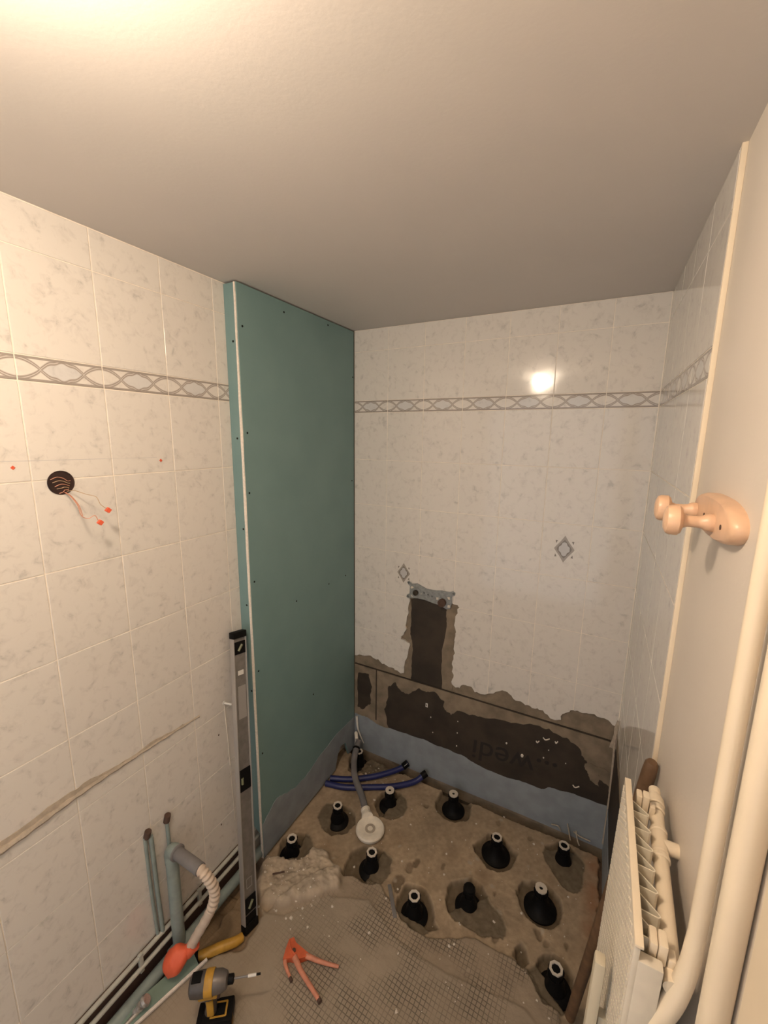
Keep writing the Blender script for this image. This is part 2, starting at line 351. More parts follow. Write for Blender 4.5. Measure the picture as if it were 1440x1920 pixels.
left = np.clip((-.86-X)/.2, 0, 1)*msb; mixc(left, (.37, .30, .22), .35)
# rough mortar mound against the partition
MO = [(-1.191,1.1),(-1.207,1.167),(-1.132,1.191),(-1.064,1.223),(-1.032,1.301),(-.978,1.319),(-.923,1.285),(-.864,1.278),(-.84,1.22),(-.884,1.143),(-.98,1.055),(-1.088,1.01),(-1.153,1.046)]
mo = blur(inpoly(XJ, YJ, MO).astype(float), 5); mo2 = blur(inpoly(XJ, YJ, MO).astype(float), 30)
h += mo*0.022+mo2*0.022+mo*(fb(X, Y, 22, 55)-.4)*0.020+mo*(fb(X, Y, 75, 56)-.5)*0.012
mixc(np.clip(mo*1.3, 0, 1), (.48, .40, .31), .85); C3 *= (1+(mo*(fb(X, Y, 35, 15)-.5)*.7)[..., None])
# tan hollow by the pipes, left of the level, and dark channel under the pipes
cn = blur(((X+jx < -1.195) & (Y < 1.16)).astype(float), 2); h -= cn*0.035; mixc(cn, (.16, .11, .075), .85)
tn = blur(inpoly(XJ, YJ, [(-1.26,1.12),(-1.19,1.12),(-1.12,1.02),(-1.06,.98),(-1.04,.86),(-1.12,.80),(-1.2,.72),(-1.26,.72)]).astype(float), 3)
h -= tn*0.010; mixc(tn, (.27, .185, .105), .9)
# gaps along back and right wall; the back one's shade is in its colour
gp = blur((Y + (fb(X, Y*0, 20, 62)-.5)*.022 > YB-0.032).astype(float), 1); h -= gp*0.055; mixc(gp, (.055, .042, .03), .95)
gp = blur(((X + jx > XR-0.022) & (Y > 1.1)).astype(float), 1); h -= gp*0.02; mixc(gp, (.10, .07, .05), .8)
# pockets broken out around the tray feet, half filled with brown mortar
for k_, pl in FP.items():
    mk = inpoly(X+jx*.5, Y+jy*.5, pl); mb = blur(mk.astype(float), 1)
    dep = 0.026
    h -= mb*dep; mixc(mb, (.150, .112, .072), .96)
    if k_ in MORT:
        nx, ny, t = MORT[k_]; l = math.hypot(nx, ny); cx, cy = FEET[k_]
        s_ = ((X-cx)*nx+(Y-cy)*ny)/l + jx*0.8
        lm = blur((mk & (s_ > t)).astype(float), 2); h += lm*(0.024+(fb(X, Y, 30, 90)-.5)*.010)
        mixc(lm, (.175, .138, .094), .9)
    C3 *= (1+(mb*(fb(X, Y, 60, 93)-.5)*.6)[..., None])
kr = inpoly(X, Y, FP['K']); h += np.where(kr, (fb(X, Y, 45, 97)-.45)*.03, 0)
ny_, nx_ = X.shape
V = np.stack([X, Y, h], -1).reshape(-1, 3)
idx = np.arange(nx_*ny_).reshape(ny_, nx_)
Fq = np.stack([idx[:-1, :-1], idx[:-1, 1:], idx[1:, 1:], idx[1:, :-1]], -1).reshape(-1, 4)
me = bpy.data.meshes.new('floor'); me.vertices.add(len(V)); me.vertices.foreach_set('co', V.ravel())
me.loops.add(Fq.size); me.loops.foreach_set('vertex_index', Fq.ravel().astype(np.int32))
me.polygons.add(len(Fq)); me.polygons.foreach_set('loop_start', np.arange(0, Fq.size, 4, dtype=np.int32))
me.update(calc_edges=True); me.validate()
me.polygons.foreach_set('use_smooth', [True]*len(me.polygons))
ca = me.color_attributes.new('surface_colour', 'FLOAT_COLOR', 'POINT')
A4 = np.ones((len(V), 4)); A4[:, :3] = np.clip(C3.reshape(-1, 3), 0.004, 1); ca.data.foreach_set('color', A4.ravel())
at = me.attributes.new('fibre', 'FLOAT', 'POINT'); fm = (msb*(1-np.clip(mo*2, 0, 1))*np.clip((X+.98)/.25, .15, 1)).reshape(-1); at.data.foreach_set('value', fm)
def floor_z(x, y):
    i = int(np.argmin(abs(ys-y))); j = int(np.argmin(abs(xs-x))); return float(h[i, j])
mf = bpy.data.materials.new('broken_floor'); mf.use_nodes = True; nt = mf.node_tree; N = nt.nodes; L = nt.links
b = N['Principled BSDF']; b.inputs['Roughness'].default_value = 0.85; b.inputs['Specular IOR Level'].default_value = 0.25
an = N.new('ShaderNodeAttribute'); an.attribute_name = 'surface_colour'; fa = N.new('ShaderNodeAttribute'); fa.attribute_name = 'fibre'
g = N.new('ShaderNodeNewGeometry'); mp = N.new('ShaderNodeMapping'); mp.inputs['Rotation'].default_value = (0, 0, 0.05)
dn = N.new('ShaderNodeTexNoise'); dn.inputs['Scale'].default_value = 9; L.new(g.outputs['Position'], dn.inputs['Vector'])
dv = N.new('ShaderNodeVectorMath'); dv.operation = 'MULTIPLY_ADD'; dv.inputs[1].default_value = (.008, .008, 0); L.new(dn.outputs['Color'], dv.inputs[0]); L.new(g.outputs['Position'], dv.inputs[2])
L.new(dv.outputs[0], mp.inputs['Vector'])
br = N.new('ShaderNodeTexBrick'); br.offset = 0; br.inputs['Scale'].default_value = 1; br.inputs['Mortar Size'].default_value = 0.0016
br.inputs['Mortar Smooth'].default_value = 0.3; br.inputs['Brick Width'].default_value = 0.0155; br.inputs['Row Height'].default_value = 0.0155
br.inputs['Color1'].default_value = (1, 1, 1, 1); br.inputs['Color2'].default_value = (.93, .93, .93, 1); br.inputs['Mortar'].default_value = (0, 0, 0, 1)
L.new(mp.outputs[0], br.inputs['Vector'])
pn = N.new('ShaderNodeTexNoise'); pn.inputs['Scale'].default_value = 7; L.new(g.outputs['Position'], pn.inputs['Vector'])
pr = N.new('ShaderNodeMapRange'); pr.inputs[1].default_value = .38; pr.inputs[2].default_value = .58; L.new(pn.outputs['Fac'], pr.inputs[0])
am = N.new('ShaderNodeMath'); am.operation = 'MULTIPLY'; L.new(fa.outputs['Fac'], am.inputs[0]); L.new(pr.outputs[0], am.inputs[1])
a2 = N.new('ShaderNodeMath'); a2.operation = 'MULTIPLY'; a2.inputs[1].default_value = .55; L.new(am.outputs[0], a2.inputs[0])
mx = N.new('ShaderNodeMix'); mx.data_type = 'RGBA'; mx.blend_type = 'MULTIPLY'; L.new(a2.outputs[0], mx.inputs[0]); L.new(an.outputs['Color'], mx.inputs[6]); L.new(br.outputs['Color'], mx.inputs[7])
L.new(mx.outputs[2], b.inputs['Base Color'])
n1 = N.new('ShaderNodeTexNoise'); n1.inputs['Scale'].default_value = 150; n1.inputs['Detail'].default_value = 6; L.new(g.outputs['Position'], n1.inputs['Vector'])
hm = N.new('ShaderNodeMath'); hm.operation = 'MULTIPLY_ADD'; L.new(br.outputs['Fac'], hm.inputs[0]); L.new(am.outputs[0], hm.inputs[1])
ng = N.new('ShaderNodeMath'); ng.operation = 'MULTIPLY'; ng.inputs[1].default_value = -1.0; L.new(hm.outputs[0], ng.inputs[0])
L.new(n1.outputs['Fac'], hm.inputs[2])
bp = N.new('ShaderNodeBump'); bp.inputs['Strength'].default_value = 0.5; bp.inputs['Distance'].default_value = 0.0018; L.new(hm.outputs[0], bp.inputs['Height'])
bp.invert = True
L.new(bp.outputs['Normal'], b.inputs['Normal']); me.materials.append(mf)
floor = struct(link('floor', me))

# ---------------------------------------------------------------- tiles
ROWS = [(2.377, 2.484, 0), (2.1285, 2.377, 0), (2.066, 2.1285, 1)]
z_ = 1.818; top_ = 2.066
while top_ > 0.06:
    ROWS.append((z_, top_, 0)); top_ = z_; z_ -= 0.2475
G_, T_ = 0.0013, 0.0075
def tile_mesh(wd, ht, mat):
    a, c = wd/2-G_, ht/2-G_; i = 0.0010
    v = [(-a, 0.0, -c), (a, 0.0, -c), (a, 0.0, c), (-a, 0.0, c), (-a, -T_+.0008, -c), (a, -T_+.0008, -c), (a, -T_+.0008, c), (-a, -T_+.0008, c),
         (-a+i, -T_, -c+i), (a-i, -T_, -c+i), (a-i, -T_, c-i), (-a+i, -T_, c-i)]
    f = [(0, 1, 5, 4), (1, 2, 6, 5), (2, 3, 7, 6), (3, 0, 4, 7), (4, 5, 9, 8), (5, 6, 10, 9), (6, 7, 11, 10), (7, 4, 8, 11), (8, 9, 10, 11), (3, 2, 1, 0)]
    return mesh('tile', v, f, mat)
TM = {}
def put_tile(parent, u0, u1, z0, z1, bd, place):
    wd, ht = round(u1-u0, 4), round(z1-z0, 4); key = (wd, ht, bd)
    if key not in TM: TM[key] = tile_mesh(wd, ht, M_BORD if bd else M_TILE)
    o = link('border_tile' if bd else 'tile', TM[key], parent); loc, rz = place((u0+u1)/2, (z0+z1)/2)
    t1, t2 = random.gauss(0, .0016), random.gauss(0, .0016)
    o.location = loc; o.rotation_euler = (t1, 0, rz+t2); return o
# left wall: u = y, faces +x
placeL = lambda u, z: ((XL-T_, u, z), PI/2)
cols = [0.509+0.2003*k for k in range(-6, 4)]+[1.2805]
for (z0, z1, bd) in ROWS:
    for a, c in zip(cols, cols[1:]):
        if a > YP: continue
        if z1 < 0.2: continue
        put_tile(wall_left, a, c, max(z0, 0.144), z1, bd, placeL)
struct(box_obj('chase_shade', (XL-.0040, (YP-1.15)/2, 0.071), (.0115, YP+1.10, 0.138), M_DIRT_SHADE))  # chased wall foot: its recess shade is painted as a flat dark strip
# right alcove wall (proud lining): u along y, faces -x
lining = struct(box_obj('trim_1', ((XT+XR)/2+0.0007, (1.088+YB)/2, (0.645+ZC)/2), (XR-XT-0.0014, YB-1.088, ZC-0.645), M_GROUT))
edge_strip = box_obj('edge_strip', ((XT+XR)/2, 1.0855, (0.645+ZC)/2), (XR-XT, 0.007, ZC-0.645), M_CREAM, lining, bev=0.0015)
placeR = lambda u, z: ((XT+T_, u, z), -PI/2)
colsR = [1.0895, 1.295, 1.495, 1.695, 1.895, YB-0.001]
for (z0, z1, bd) in ROWS:
    if z1 < 0.66: continue
    for a, c in zip(colsR, colsR[1:]): put_tile(lining, a, c, max(z0, 0.648), z1, bd, placeR)
# back wall, ragged lower edge with the chase
rb = random.Random(5)
ragL = jag([(-1.214,0.640),(-1.159,0.653),(-1.086,0.656),(-1.032,0.640),(-0.997,0.633),(-0.945,0.621),(-0.887,0.618)], .012, 2, rb)
chL = jag([(-0.887,0.618),(-0.864,0.747),(-0.856,0.813),(-0.910,0.821),(-0.877,0.888),(-0.866,0.985),(-0.862,1.073),(-0.858,1.10)], .010, 2, rb)
chR = jag([(-0.63,1.131),(-0.614,1.09),(-0.579,1.077),(-0.589,1.046),(-0.597,0.955),(-0.6,0.894),(-0.594,0.82),(-0.608,0.754),(-0.596,0.68),(-0.6,0.635)], .010, 2, rb)
ragR = jag([(-0.6,0.635),(-0.559,0.629),(-0.519,0.654),(-0.478,0.63),(-0.417,0.638),(-0.37,0.668),(-0.323,0.686),(-0.284,0.658),(-0.224,0.642),(-0.186,0.638),(-0.142,0.642),(-0.086,0.61),(-0.059,0.62),(-0.048,0.658),(-0.011,0.688),(0.045,0.693),(0.089,0.69),(0.144,0.68),(0.1745,0.644)], .012, 2, rb)
REG = ragL + chL[1:] + chR + ragR[1:] + [(0.1745, 2.485), (-1.2145, 2.485)]
fB = lambda u, v, d: (u, YB+d, v)
prism('grout_bed', REG, fB, T_*0.14, 0.012, M_GROUT, wall_back)
cB = [-1.2140]+[-1.0125+0.2003*k for k in range(0, 6)]+[XT]
placeB = lambda u, z: ((u, YB+T_, z), 0.0)
DIA = []
for (z0, z1, bd) in ROWS:
    for a, c in zip(cB, cB[1:]):
        c_ = min(c, XT)
        if z0 > 1.2:
            put_tile(wall_back, a, c_, z0, z1, bd, placeB)
        else:
            p = clip(REG, a+G_, c_-G_, z0+G_, z1-G_)
            if len(p) > 2: prism('tile', p, fB, 0.0, 0.0075, M_TILE, wall_back)
# chipped tile body and adhesive showing round the broken edge
def off_region(pts, dx): return [(x+dx, z) for x, z in pts]
prism('chipped_tile_edge', [(-0.640,1.10)]+[(x, z) for x, z in chR]+[(-0.602,0.60),(-0.655,0.60),(-0.668,0.815),(-0.655,0.88),(-0.646,0.96),(-0.650,1.06)], fB, 0.004, 0.012, M_MORTAR, wall_back)
# backer board under the tiles
bk = box_obj('backer_board', ((XP+XT)/2+0.004, YB+0.006, 0.292), (XT-XP+0.010, 0.010, 0.580), M_MORTAR, wall_back)
box_obj('joint_line', ((XP+XT)/2, YB+0.0075, 0.5845), (XT-XP, 0.006, 0.006), M_DARKB, wall_back)
box_obj('joint_line', (-1.065, YB+0.0007, 0.42), (0.007, 0.002, 0.33), M_DARKB, wall_back)
def closed_jag(p, a, s): return jag(p+[p[0]], a, 3, random.Random(s))[:-1]
prism('bare_board', closed_jag([(-0.856,1.068),(-0.762,1.10),(-0.701,1.10),(-0.648,1.063),(-0.651,1.002),(-0.644,0.959),(-0.658,0.879),(-0.668,0.815),(-0.67,0.721),(-0.662,0.60),(-0.662,0.588),(-0.846,0.588),(-0.846,0.67),(-0.838,0.77),(-0.857,0.861),(-0.853,0.957)], .005, 3), fB, 0.0085, 0.0105, M_DARKB, wall_back)
DB = closed_jag([(-0.988,0.493),(-0.94,0.545),(-0.902,0.500),(-0.85,0.50),(-0.79,0.553),(-0.70,0.561),(-0.64,0.52),(-0.625,0.462),(-0.600,0.452),(-0.57,0.490),(-0.443,0.500),(-0.229,0.532),(-0.107,0.555),(-0.021,0.534),(0.041,0.487),(0.066,0.45),(0.090,0.37),(0.168,0.355),(0.168,0.20),(-0.154,0.18),(-0.428,0.18),(-0.735,0.18),(-0.956,0.18),(-1.010,0.348)], .012, 4)
prism('bare_board', DB, fB, -0.0006, 0.0014, M_DARKB, wall_back)
prism('bare_board', closed_jag([(-1.190,0.531),(-1.115,0.54),(-1.096,0.458),(-1.102,0.35),(-1.158,0.294),(-1.196,0.302)], .008, 6), fB, -0.0004, 0.0014, M_DARKB, wall_back)
prism('adhesive_smear', closed_jag([(0.060,0.430),(0.10,0.44),(0.166,0.43),(0.160,0.41),(0.120,0.40),(0.128,0.34),(0.090,0.355),(0.08,0.39)], .008, 8), fB, -0.002, 0.001, M_MORTAR, wall_back)
mem = jag([(-1.214,0.250),(-1.15,0.252),(-1.098,0.243),(-1.042,0.228),(-0.959,0.236),(-0.768,0.243),(-0.649,0.239),(-0.532,0.236),(-0.427,0.211),(-0.262,0.206),(-0.117,0.212),(-0.071,0.239),(0.062,0.251),(0.184,0.255)], .006, 3, random.Random(9))
prism('membrane_coat', mem+[(0.184,0.012),(-0.2,0.02),(-0.7,0.018),(-1.214,0.02)], fB, -0.0022, 0.001, M_BLUE, wall_back)
# faint print on the board, upside down
tx = bpy.data.curves.new('print', 'FONT'); tx.body = '...wedi'; tx.size = 0.166; tx.extrude = 0.0002; tx.shear = 0.12; tx.offset = 0.0008
to = bpy.data.objects.new('print_tmp', tx); COL.objects.link(to); bpy.context.view_layer.update()
tm = bpy.data.meshes.new_from_object(to); bpy.data.objects.remove(to)
tm.materials.clear(); tm.materials.append(M_TEXT)
po = link('printed_lettering', tm, wall_back, (-0.048, YB-0.0009, 0.380)); po.rotation_euler = (PI/2, PI-0.06, 0)
# diamond prints on two of the tiles
def diamond(x, z, s):
    def ring(pts, nm, m_, d): return prism(nm, [(x+a*s, z+c*s) for a, c in pts], fB, -0.0002*d-0.0001, 0.0005, m_, wall_back)
    ring([(0,1),(-.28,.55),(-.62,.1),(-.68,0),(-.62,-.1),(-.28,-.55),(0,-1),(.28,-.55),(.62,-.1),(.68,0),(.62,.1),(.28,.55)], 'diamond_print', M_PRINTM, 1)
    ring([(0,.70),(-.17,.50),(-.46,.12),(-.50,0),(-.46,-.12),(-.17,-.50),(0,-.70),(.17,-.50),(.46,-.12),(.50,0),(.46,.12),(.17,.50)], 'diamond_print', M_PRINTD, 2)
    ring([(0,.52),(-.14,.46),(-.20,.28),(-.36,.14),(-.36,-.14),(-.20,-.28),(-.14,-.46),(0,-.52),(.14,-.46),(.20,-.28),(.36,-.14),(.36,.14),(.20,.28),(.14,.46)], 'diamond_print', M_PRINTL, 3)
    for sx in (-1, 1):
        for sz in (-1, 1):
            p = [(sx*.62, sz*.62), (sx*.46, sz*.60), (sx*.58, sz*.38)]
            if area2(p) < 0: p.reverse()
            ring(p, 'diamond_print', M_PRINTD, 1)
diamond(-0.114, 1.455, 0.062); diamond(-0.901, 1.212, 0.056)
# white label on the board
lb = link('paper_label', mesh('paper_label', [(-.0065, 0, -.012), (.0065, 0, -.012), (.0065, 0, .012), (-.0065, 0, .012), (-.0065, .0006, -.012), (.0065, .0006, -.012), (.0065, .0006, .012), (-.0065, .0006, .012)],
     [(0, 1, 2, 3), (7, 6, 5, 4), (0, 4, 5, 1), (1, 5, 6, 2), (2, 6, 7, 3), (3, 7, 4, 0)], M_STICK), None, (-0.742, YB-0.0013, 0.465))
tag(lb, 'tiny white paper label stuck on the dark backer board', 'label')
box_obj('mark', (0, -0.0004, 0), (.004, .0006, .012), M_BLACK, lb)
# right lower wall: exposed board and membrane, side of the alcove
fR = lambda u, v, d: (XR-d, u, v)
wr = prism('backer_board', [(1.10,.0),(YB,.0),(YB,.632),(1.10,.632)], fR, 0.0, 0.008, M_MORTAR, wall_right)
prism('bare_board', closed_jag([(1.2,.24),(YB-.003,.22),(YB-.003,.56),(1.7,.60),(1.2,.55)], .01, 3), fR, 0.004, 0.0095, M_DARKB, wall_right)
prism('membrane_coat', jag([(1.12,.24),(1.4,.25),(1.7,.235),(YB-.002,.25)], .006, 3, rb)+[(YB-.002,.0),(1.12,.0)], fR, 0.004, 0.0115, M_BLUE, wall_right)
box_obj('corner_bead', (XT-.0008, YB-.0008, 1.565), (.0035, .0035, 1.83), M_GROUT, wall_back)
cs = tube_obj('corner_sealant', [(XR-.012, YB-.006, .05), (XR-.010, YB-.007, .25), (XR-.012, YB-.006, .45), (XR-.016, YB-.008, .60), (XT-.002, YB-.005, .68)], .005, M_SILI, wall_right, 8, 4)
prism('chipped_corner', closed_jag([(.150,.56),(.183,.54),(.184,.70),(.168,.70)], .008, 2), fB, -0.006, 0.003, M_SILI, wall_back)

# painted casing next to the riser pipes
struct(box_obj('trim_2', (0.169, 0.10, 1.2), (0.040, 0.58, 2.57), M_CREAM, bev=0.004))

# ---------------------------------------------------------------- plasterboard boxing
bx = thing('plasterboard_boxing', 'tall green plasterboard boxing in the corner between left and back tiled walls', 'partition', (XP, YP, 0))
def P_(o): o.location = Vector(o.location) - Vector((XP, YP, 0)); return o
fS = lambda u, v, d: (XP-d, u, v)
side = P_(prism('side_board', [(YP+.0,.012),(1.74,.014),(1.765,.095),(1.80,.13),(1.85,.115),(1.885,.015),(1.951,.015),(1.951,2.480),(YP,2.480)], fS, 0.0, 0.0125, M_GREEN, bx))
fF = lambda u, v, d: (u, YP+d, v)
P_(prism('front_board', [(XL+.0008,.165),(XP-.0135,.135),(XP-.0135,2.480),(XL+.0008,2.480)], fF, 0.0, 0.0125, M_GREEN, bx))
e1 = jag([(-1.2285,.012),(-1.2282,.8),(-1.2280,1.4),(-1.2275,1.9),(-1.2275,2.48)], .0015, 4, rb)
e2 = jag([(-1.2205,2.48),(-1.2200,2.30),(-1.2155,1.95),(-1.2150,1.7),(-1.2170,1.2),(-1.2165,.8),(-1.2160,.012)], .0016, 4, rb)
P_(prism('gypsum_edge', e1+e2, fF, -0.0035, 0.003, M_GYPS, bx))
memS = jag([(YP+.001,.19),(1.188,.216),(1.25,.25),(1.30,.235),(1.38,.20),(1.458,.191),(1.56,.215),(1.697,.237),(1.85,.235),(1.952,.225)], .006, 3, random.Random(2))
P_(prism('membrane_coat', memS+[(1.952,.018),(1.885,.018),(1.85,.118),(1.80,.133),(1.765,.098),(1.74,.018),(YP+.001,.015)], fS, -0.0016, 0.001, M_BLUE, bx))
sm = None
def screw(x, y, z, rot):
    global sm
    if sm is None:
        bm = bmesh.new(); add_lathe(bm, [(.0042, 0), (.0042, .0008), (.0015, .0003)], n=10); t = bm_obj('screw', bm, M_BLACK); sm = t.data; bpy.data.objects.remove(t)
    o = link('screw', sm, bx, Vector((x, y, z))-Vector((XP, YP, 0)), rot)
for y, z in ((1.438,1.173),(1.70,1.174),(1.861,1.172),(1.176,1.717),(1.180,2.334),(1.180,1.949),(1.18,1.35),(1.18,.95),(1.18,.55),(1.41,2.44),(1.72,2.46),(1.94,2.25),(1.93,1.7),(1.55,.62)):
    screw(XP, y, z, (0, PI/2, 0))
for x, z in ((-1.244,2.28),(-1.248,1.928),(-1.240,1.572),(-1.243,1.25),(-1.24,.86)): screw(x, YP, z, (PI/2, 0, 0))

# ---------------------------------------------------------------- ceiling lamp (seen as a reflection in the back tiles)
lp = thing('ceiling_lamp', 'glowing white glass dome ceiling lamp behind the camera, mirrored in the back tiles', 'lamp', LAMP)
bm = bmesh.new(); add_lathe(bm, [(.150, -.0005), (.155, -.010), (.150, -.018), (.140, -.018)], n=40); bm_obj('base_ring', bm, M_STICK, lp, True)
mg = bpy.data.materials.new('opal_glass'); mg.use_nodes = True; N = mg.node_tree.nodes; L = mg.node_tree.links
for n in list(N): N.remove(n)
ou = N.new('ShaderNodeOutputMaterial'); em = N.new('ShaderNodeEmission'); tr = N.new('ShaderNodeBsdfTransparent'); mxs = N.new('ShaderNodeMixShader')
em.inputs[0].default_value = (1, .81, .60, 1); em.inputs[1].default_value = 11.5; mxs.inputs[0].default_value = 0.42
L.new(tr.outputs[0], mxs.inputs[1]); L.new(em.outputs[0], mxs.inputs[2]); L.new(mxs.outputs[0], ou.inputs[0])
bm = bmesh.new(); add_lathe(bm, [(.140*math.cos(t), -.019-.105*math.sin(t)) for t in [i*PI/2/9 for i in range(10)]][:-1]+[(.004, -.1235)], n=40, cap=False)
bm_obj('glass_dome', bm, mg, lp, True)
bm = bmesh.new(); add_lathe(bm, [(.004, -.123), (.010, -.125), (.009, -.131), (.002, -.136)], n=14); bm_obj('finial', bm, M_BRASS, lp, True)

# ---------------------------------------------------------------- tray feet
GR_F = 'black shower tray feet standing in the broken-out floor pockets'
LAB = dict(
 K='black tray foot in the far back corner behind the grey pipe',
 A='black tray foot just left of the white drain trap',
 B='black tray foot right behind the white drain trap, nearest the blue conduits',
 C='black tray foot near the back wall, just right of the blue conduit ends',
 D='black tray foot beside the bottom of the green boxing, behind the mortar mound',
 E='black tray foot in front of the white drain trap, square-edged pocket',
 F='black tray foot standing alone mid-right in a clean pot-shaped pocket',
 G='black tray foot by the right end of the back wall, mortar heaped before it',
 H='black tray foot at the edge of the meshed screed, middle of the front row',
 I='black tray foot with solid pale cap in the largest open round pocket',
 J='black tray foot nearest the radiator and camera, at the meshed screed edge',
 L='all-black tray foot without pale ring, in a long mortar-filled pocket')
def tray_foot(k_, solid):
    cx, cy = FEET[k_]; t = thing('tray_foot', LAB[k_], 'tray foot', (cx, cy, -0.023), (random.uniform(-.04, .04), random.uniform(-.04, .04), random.uniform(0, 6)), GR_F)
    R_ = {'I': .066, 'F': .066, 'C': .060}.get(k_, .056)
    bm = bmesh.new(); add_lathe(bm, [(R_, 0), (R_, .006), (R_*.86, .010), (R_*.66, .018), (.034, .034), (.028, .050), (.026, .070)], n=28)
    bm_obj('base_cone', bm, M_BLACK, t, True)
    bm = bmesh.new(); add_lathe(bm, [(.023, .068), (.023, .092), (.0255, .092), (.0255, .0975), (.020, .0985)], n=24)
    for q in range(4):
        a = q*PI/2; add_box(bm, (.0255*math.cos(a), .0255*math.sin(a), .084), (.006, .009, .020), .001, Matrix.Rotation(a, 3, 'Z'))
    bm_obj('collar', bm, M_BLACK, t, True)
    if k_ != 'L':
        bm = bmesh.new(); inner = .0075 if solid else .0155
        prof = [(.0240, .098), (.0240, .1035), (inner+.001, .1035), (inner, .1025), (inner, .0985)]
        add_lathe(bm, prof, n=8 if not solid else 12, cap=False)
        bm_obj('ring_nut', bm, M_NUT, t, False)
    else:
        bm = bmesh.new(); add_lathe(bm, [(.024, .098), (.022, .106), (.012, .109)], n=24); bm_obj('cap', bm, M_BLACK, t, True)
for k_ in FEET: tray_foot(k_, k_ in ('B', 'C', 'I'))

# ---------------------------------------------------------------- drain trap with grey waste pipe
dr = thing('drain_trap', 'round white shower drain trap lying on the slab with a grey waste pipe', 'drain', (-.850, 1.512, 0.004))
bm = bmesh.new(); add_lathe(bm, [(.060, 0), (.067, .003), (.071, .012), (.071, .020), (.066, .026), (.050, .027), (.036, .022), (.028, .020), (.016, .020), (.011, .022), (.003, .022)], n=40)
bm_obj('trap_body', bm, M_WHITEP, dr, True)
bm = bmesh.new(); add_lathe(bm, [(.026, .0205), (.026, .0215), (.020, .0212)], n=24); bm_obj('dirty_centre', bm, M_SILI, dr, True)
d = Vector((-.115, .118, .012)).normalized(); X_ = Matrix.Translation(d*.058+Vector((0, 0, .024))) @ frame_of(d).to_4x4()
bm = bmesh.new(); add_lathe(bm, [(.030, 0), (.026, .018), (.021, .020), (.021, .030), (.024, .031), (.024, .043), (.020, .044)], X_, 24); bm_obj('outlet_neck', bm, M_WHITEP, dr, True)
q0 = d*.095+Vector((0, 0, .026))
tube_obj('waste_pipe', [q0, q0+Vector((-.06, .06, .008)), Vector((-.205, .19, .062)), Vector((-.258, .262, .078)), Vector((-.285, .325, .098)), Vector((-.300, .385, .115))], .0175, M_GREYP, dr, 16)
bm = bmesh.new(); dd_ = Vector((-.02, .06, .017)).normalized(); add_lathe(bm, [(.0215, 0), (.0215, .010), (.019, .010)], Matrix.Translation(Vector((-.288, .335, .101))) @ frame_of(dd_).to_4x4(), 20)
bm_obj('pipe_socket', bm, M_BLACK, dr, True)
# corner supply stub
cpt = thing('corner_pipe_stub', 'short whitish pipe stub with torn sealant in the far back corner', 'pipe', (-1.19, 1.935, .05))
tube_obj('stub', [(0, 0, 0.0), (.004, -.006, .06), (.010, -.02, .10), (.03, -.045, .085)], .011, M_WHITEP, cpt, 12)
tube_obj('sealant_shred', [(-.004, .012, .19), (.004, .006, .13), (.012, .010, .09), (.030, .012, .05), (.045, .014, .02)], .006, M_STICK, cpt, 8, 4, rfun=lambda t: .008-.006*t)

# ---------------------------------------------------------------- blue conduits
def conduit(label, pts, i):
    t = thing('blue_conduit', label, 'pipe', pts[0], (0, 0, 0), 'blue conduits crossing the far end of the slab'); o0 = Vector(pts[0])
    P = [Vector(p)-o0 for p in pts]; tube_obj('sheath', P, .0155, M_BLUEP, t, 14)
    d_ = (P[-1]-P[-2]).normalized(); bm = bmesh.new(); add_lathe(bm, [(.0185, -.03), (.0185, .002), (.0135, .002), (.0135, -.006)], Matrix.Translation(P[-1]) @ frame_of(d_).to_4x4(), 16)
    bm_obj('end_sleeve', bm, M_BLACK, t, True)
    bm = bmesh.new(); add_box(bm, P[-1]+Vector((-.002, -.0175, .004)), (.007, .002, .022), .0006, frame_of(d_)); bm_obj('label_strip', bm, M_STICK, t)
conduit('upper blue conduit, its cut end turned up at the back wall left of the other', [(-1.203, 1.672, .022), (-1.10, 1.722, .020), (-1.0, 1.79, .024), (-.92, 1.86, .032), (-.865, 1.915, .045), (-.842, 1.935, .068)], 0)
conduit('lower blue conduit, curving further right along the slab to the back wall', [(-1.208, 1.635, .018), (-1.10, 1.665, .016), (-.98, 1.73, .016), (-.86, 1.80, .018), (-.77, 1.875, .026), (-.722, 1.93, .058)], 1)

# ---------------------------------------------------------------- wall valve plate
vp = thing('valve_mounting_plate', 'galvanised steel tap mounting plate with ears above the dark wall slot', 'plate', (-.742, YB-.001, 1.115), (0, .04, 0))
fV = lambda u, v, d: (u, -d, v)
out = [(-.125,.062),(-.137,.052),(-.128,.038),(-.118,.030),(-.118,-.018),(-.132,-.028),(-.136,-.042),(-.124,-.050),(-.108,-.044),(-.07,-.036),(-.03,-.034),(.02,-.042),(.05,-.044),(.072,-.050),(.098,-.060),(.116,-.050),(.122,-.018),(.120,.026),(.134,.034),(.136,.050),(.122,.058),(.106,.048),(.06,.046),(.03,.038),(-.02,.036),(-.05,.046),(-.075,.056),(-.095,.050),(-.108,.046)]
prism('plate', [(a, b_*.9) for a, b_ in out], fV, 0.001, .006, M_GALV, vp)
def vdisc(x, z, r, m_, nm, h_=.010):
    bm = bmesh.new(); add_lathe(bm, [(r, 0), (r, h_), (r*.55, h_), (r*.5, h_-.004)], Matrix.Translation((x, -.005, z)) @ Matrix.Rotation(PI/2, 4, 'X'), 24); return bm_obj(nm, bm, m_, vp, True)
vdisc(-.080, -.001, .030, M_GALV, 'round_boss', .004); vdisc(-.080, -.001, .014, M_DARKB, 'outlet', .016)
vdisc(.078, -.012, .030, M_GALV, 'round_boss', .004); vdisc(.072, -.020, .021, M_DIRT_SHADE, 'rusty_outlet', .020)
for x in (-.034, -.010, .012): vdisc(x, .001-x*.2, .0045, M_BLACK, 'screw_hole', .0012)
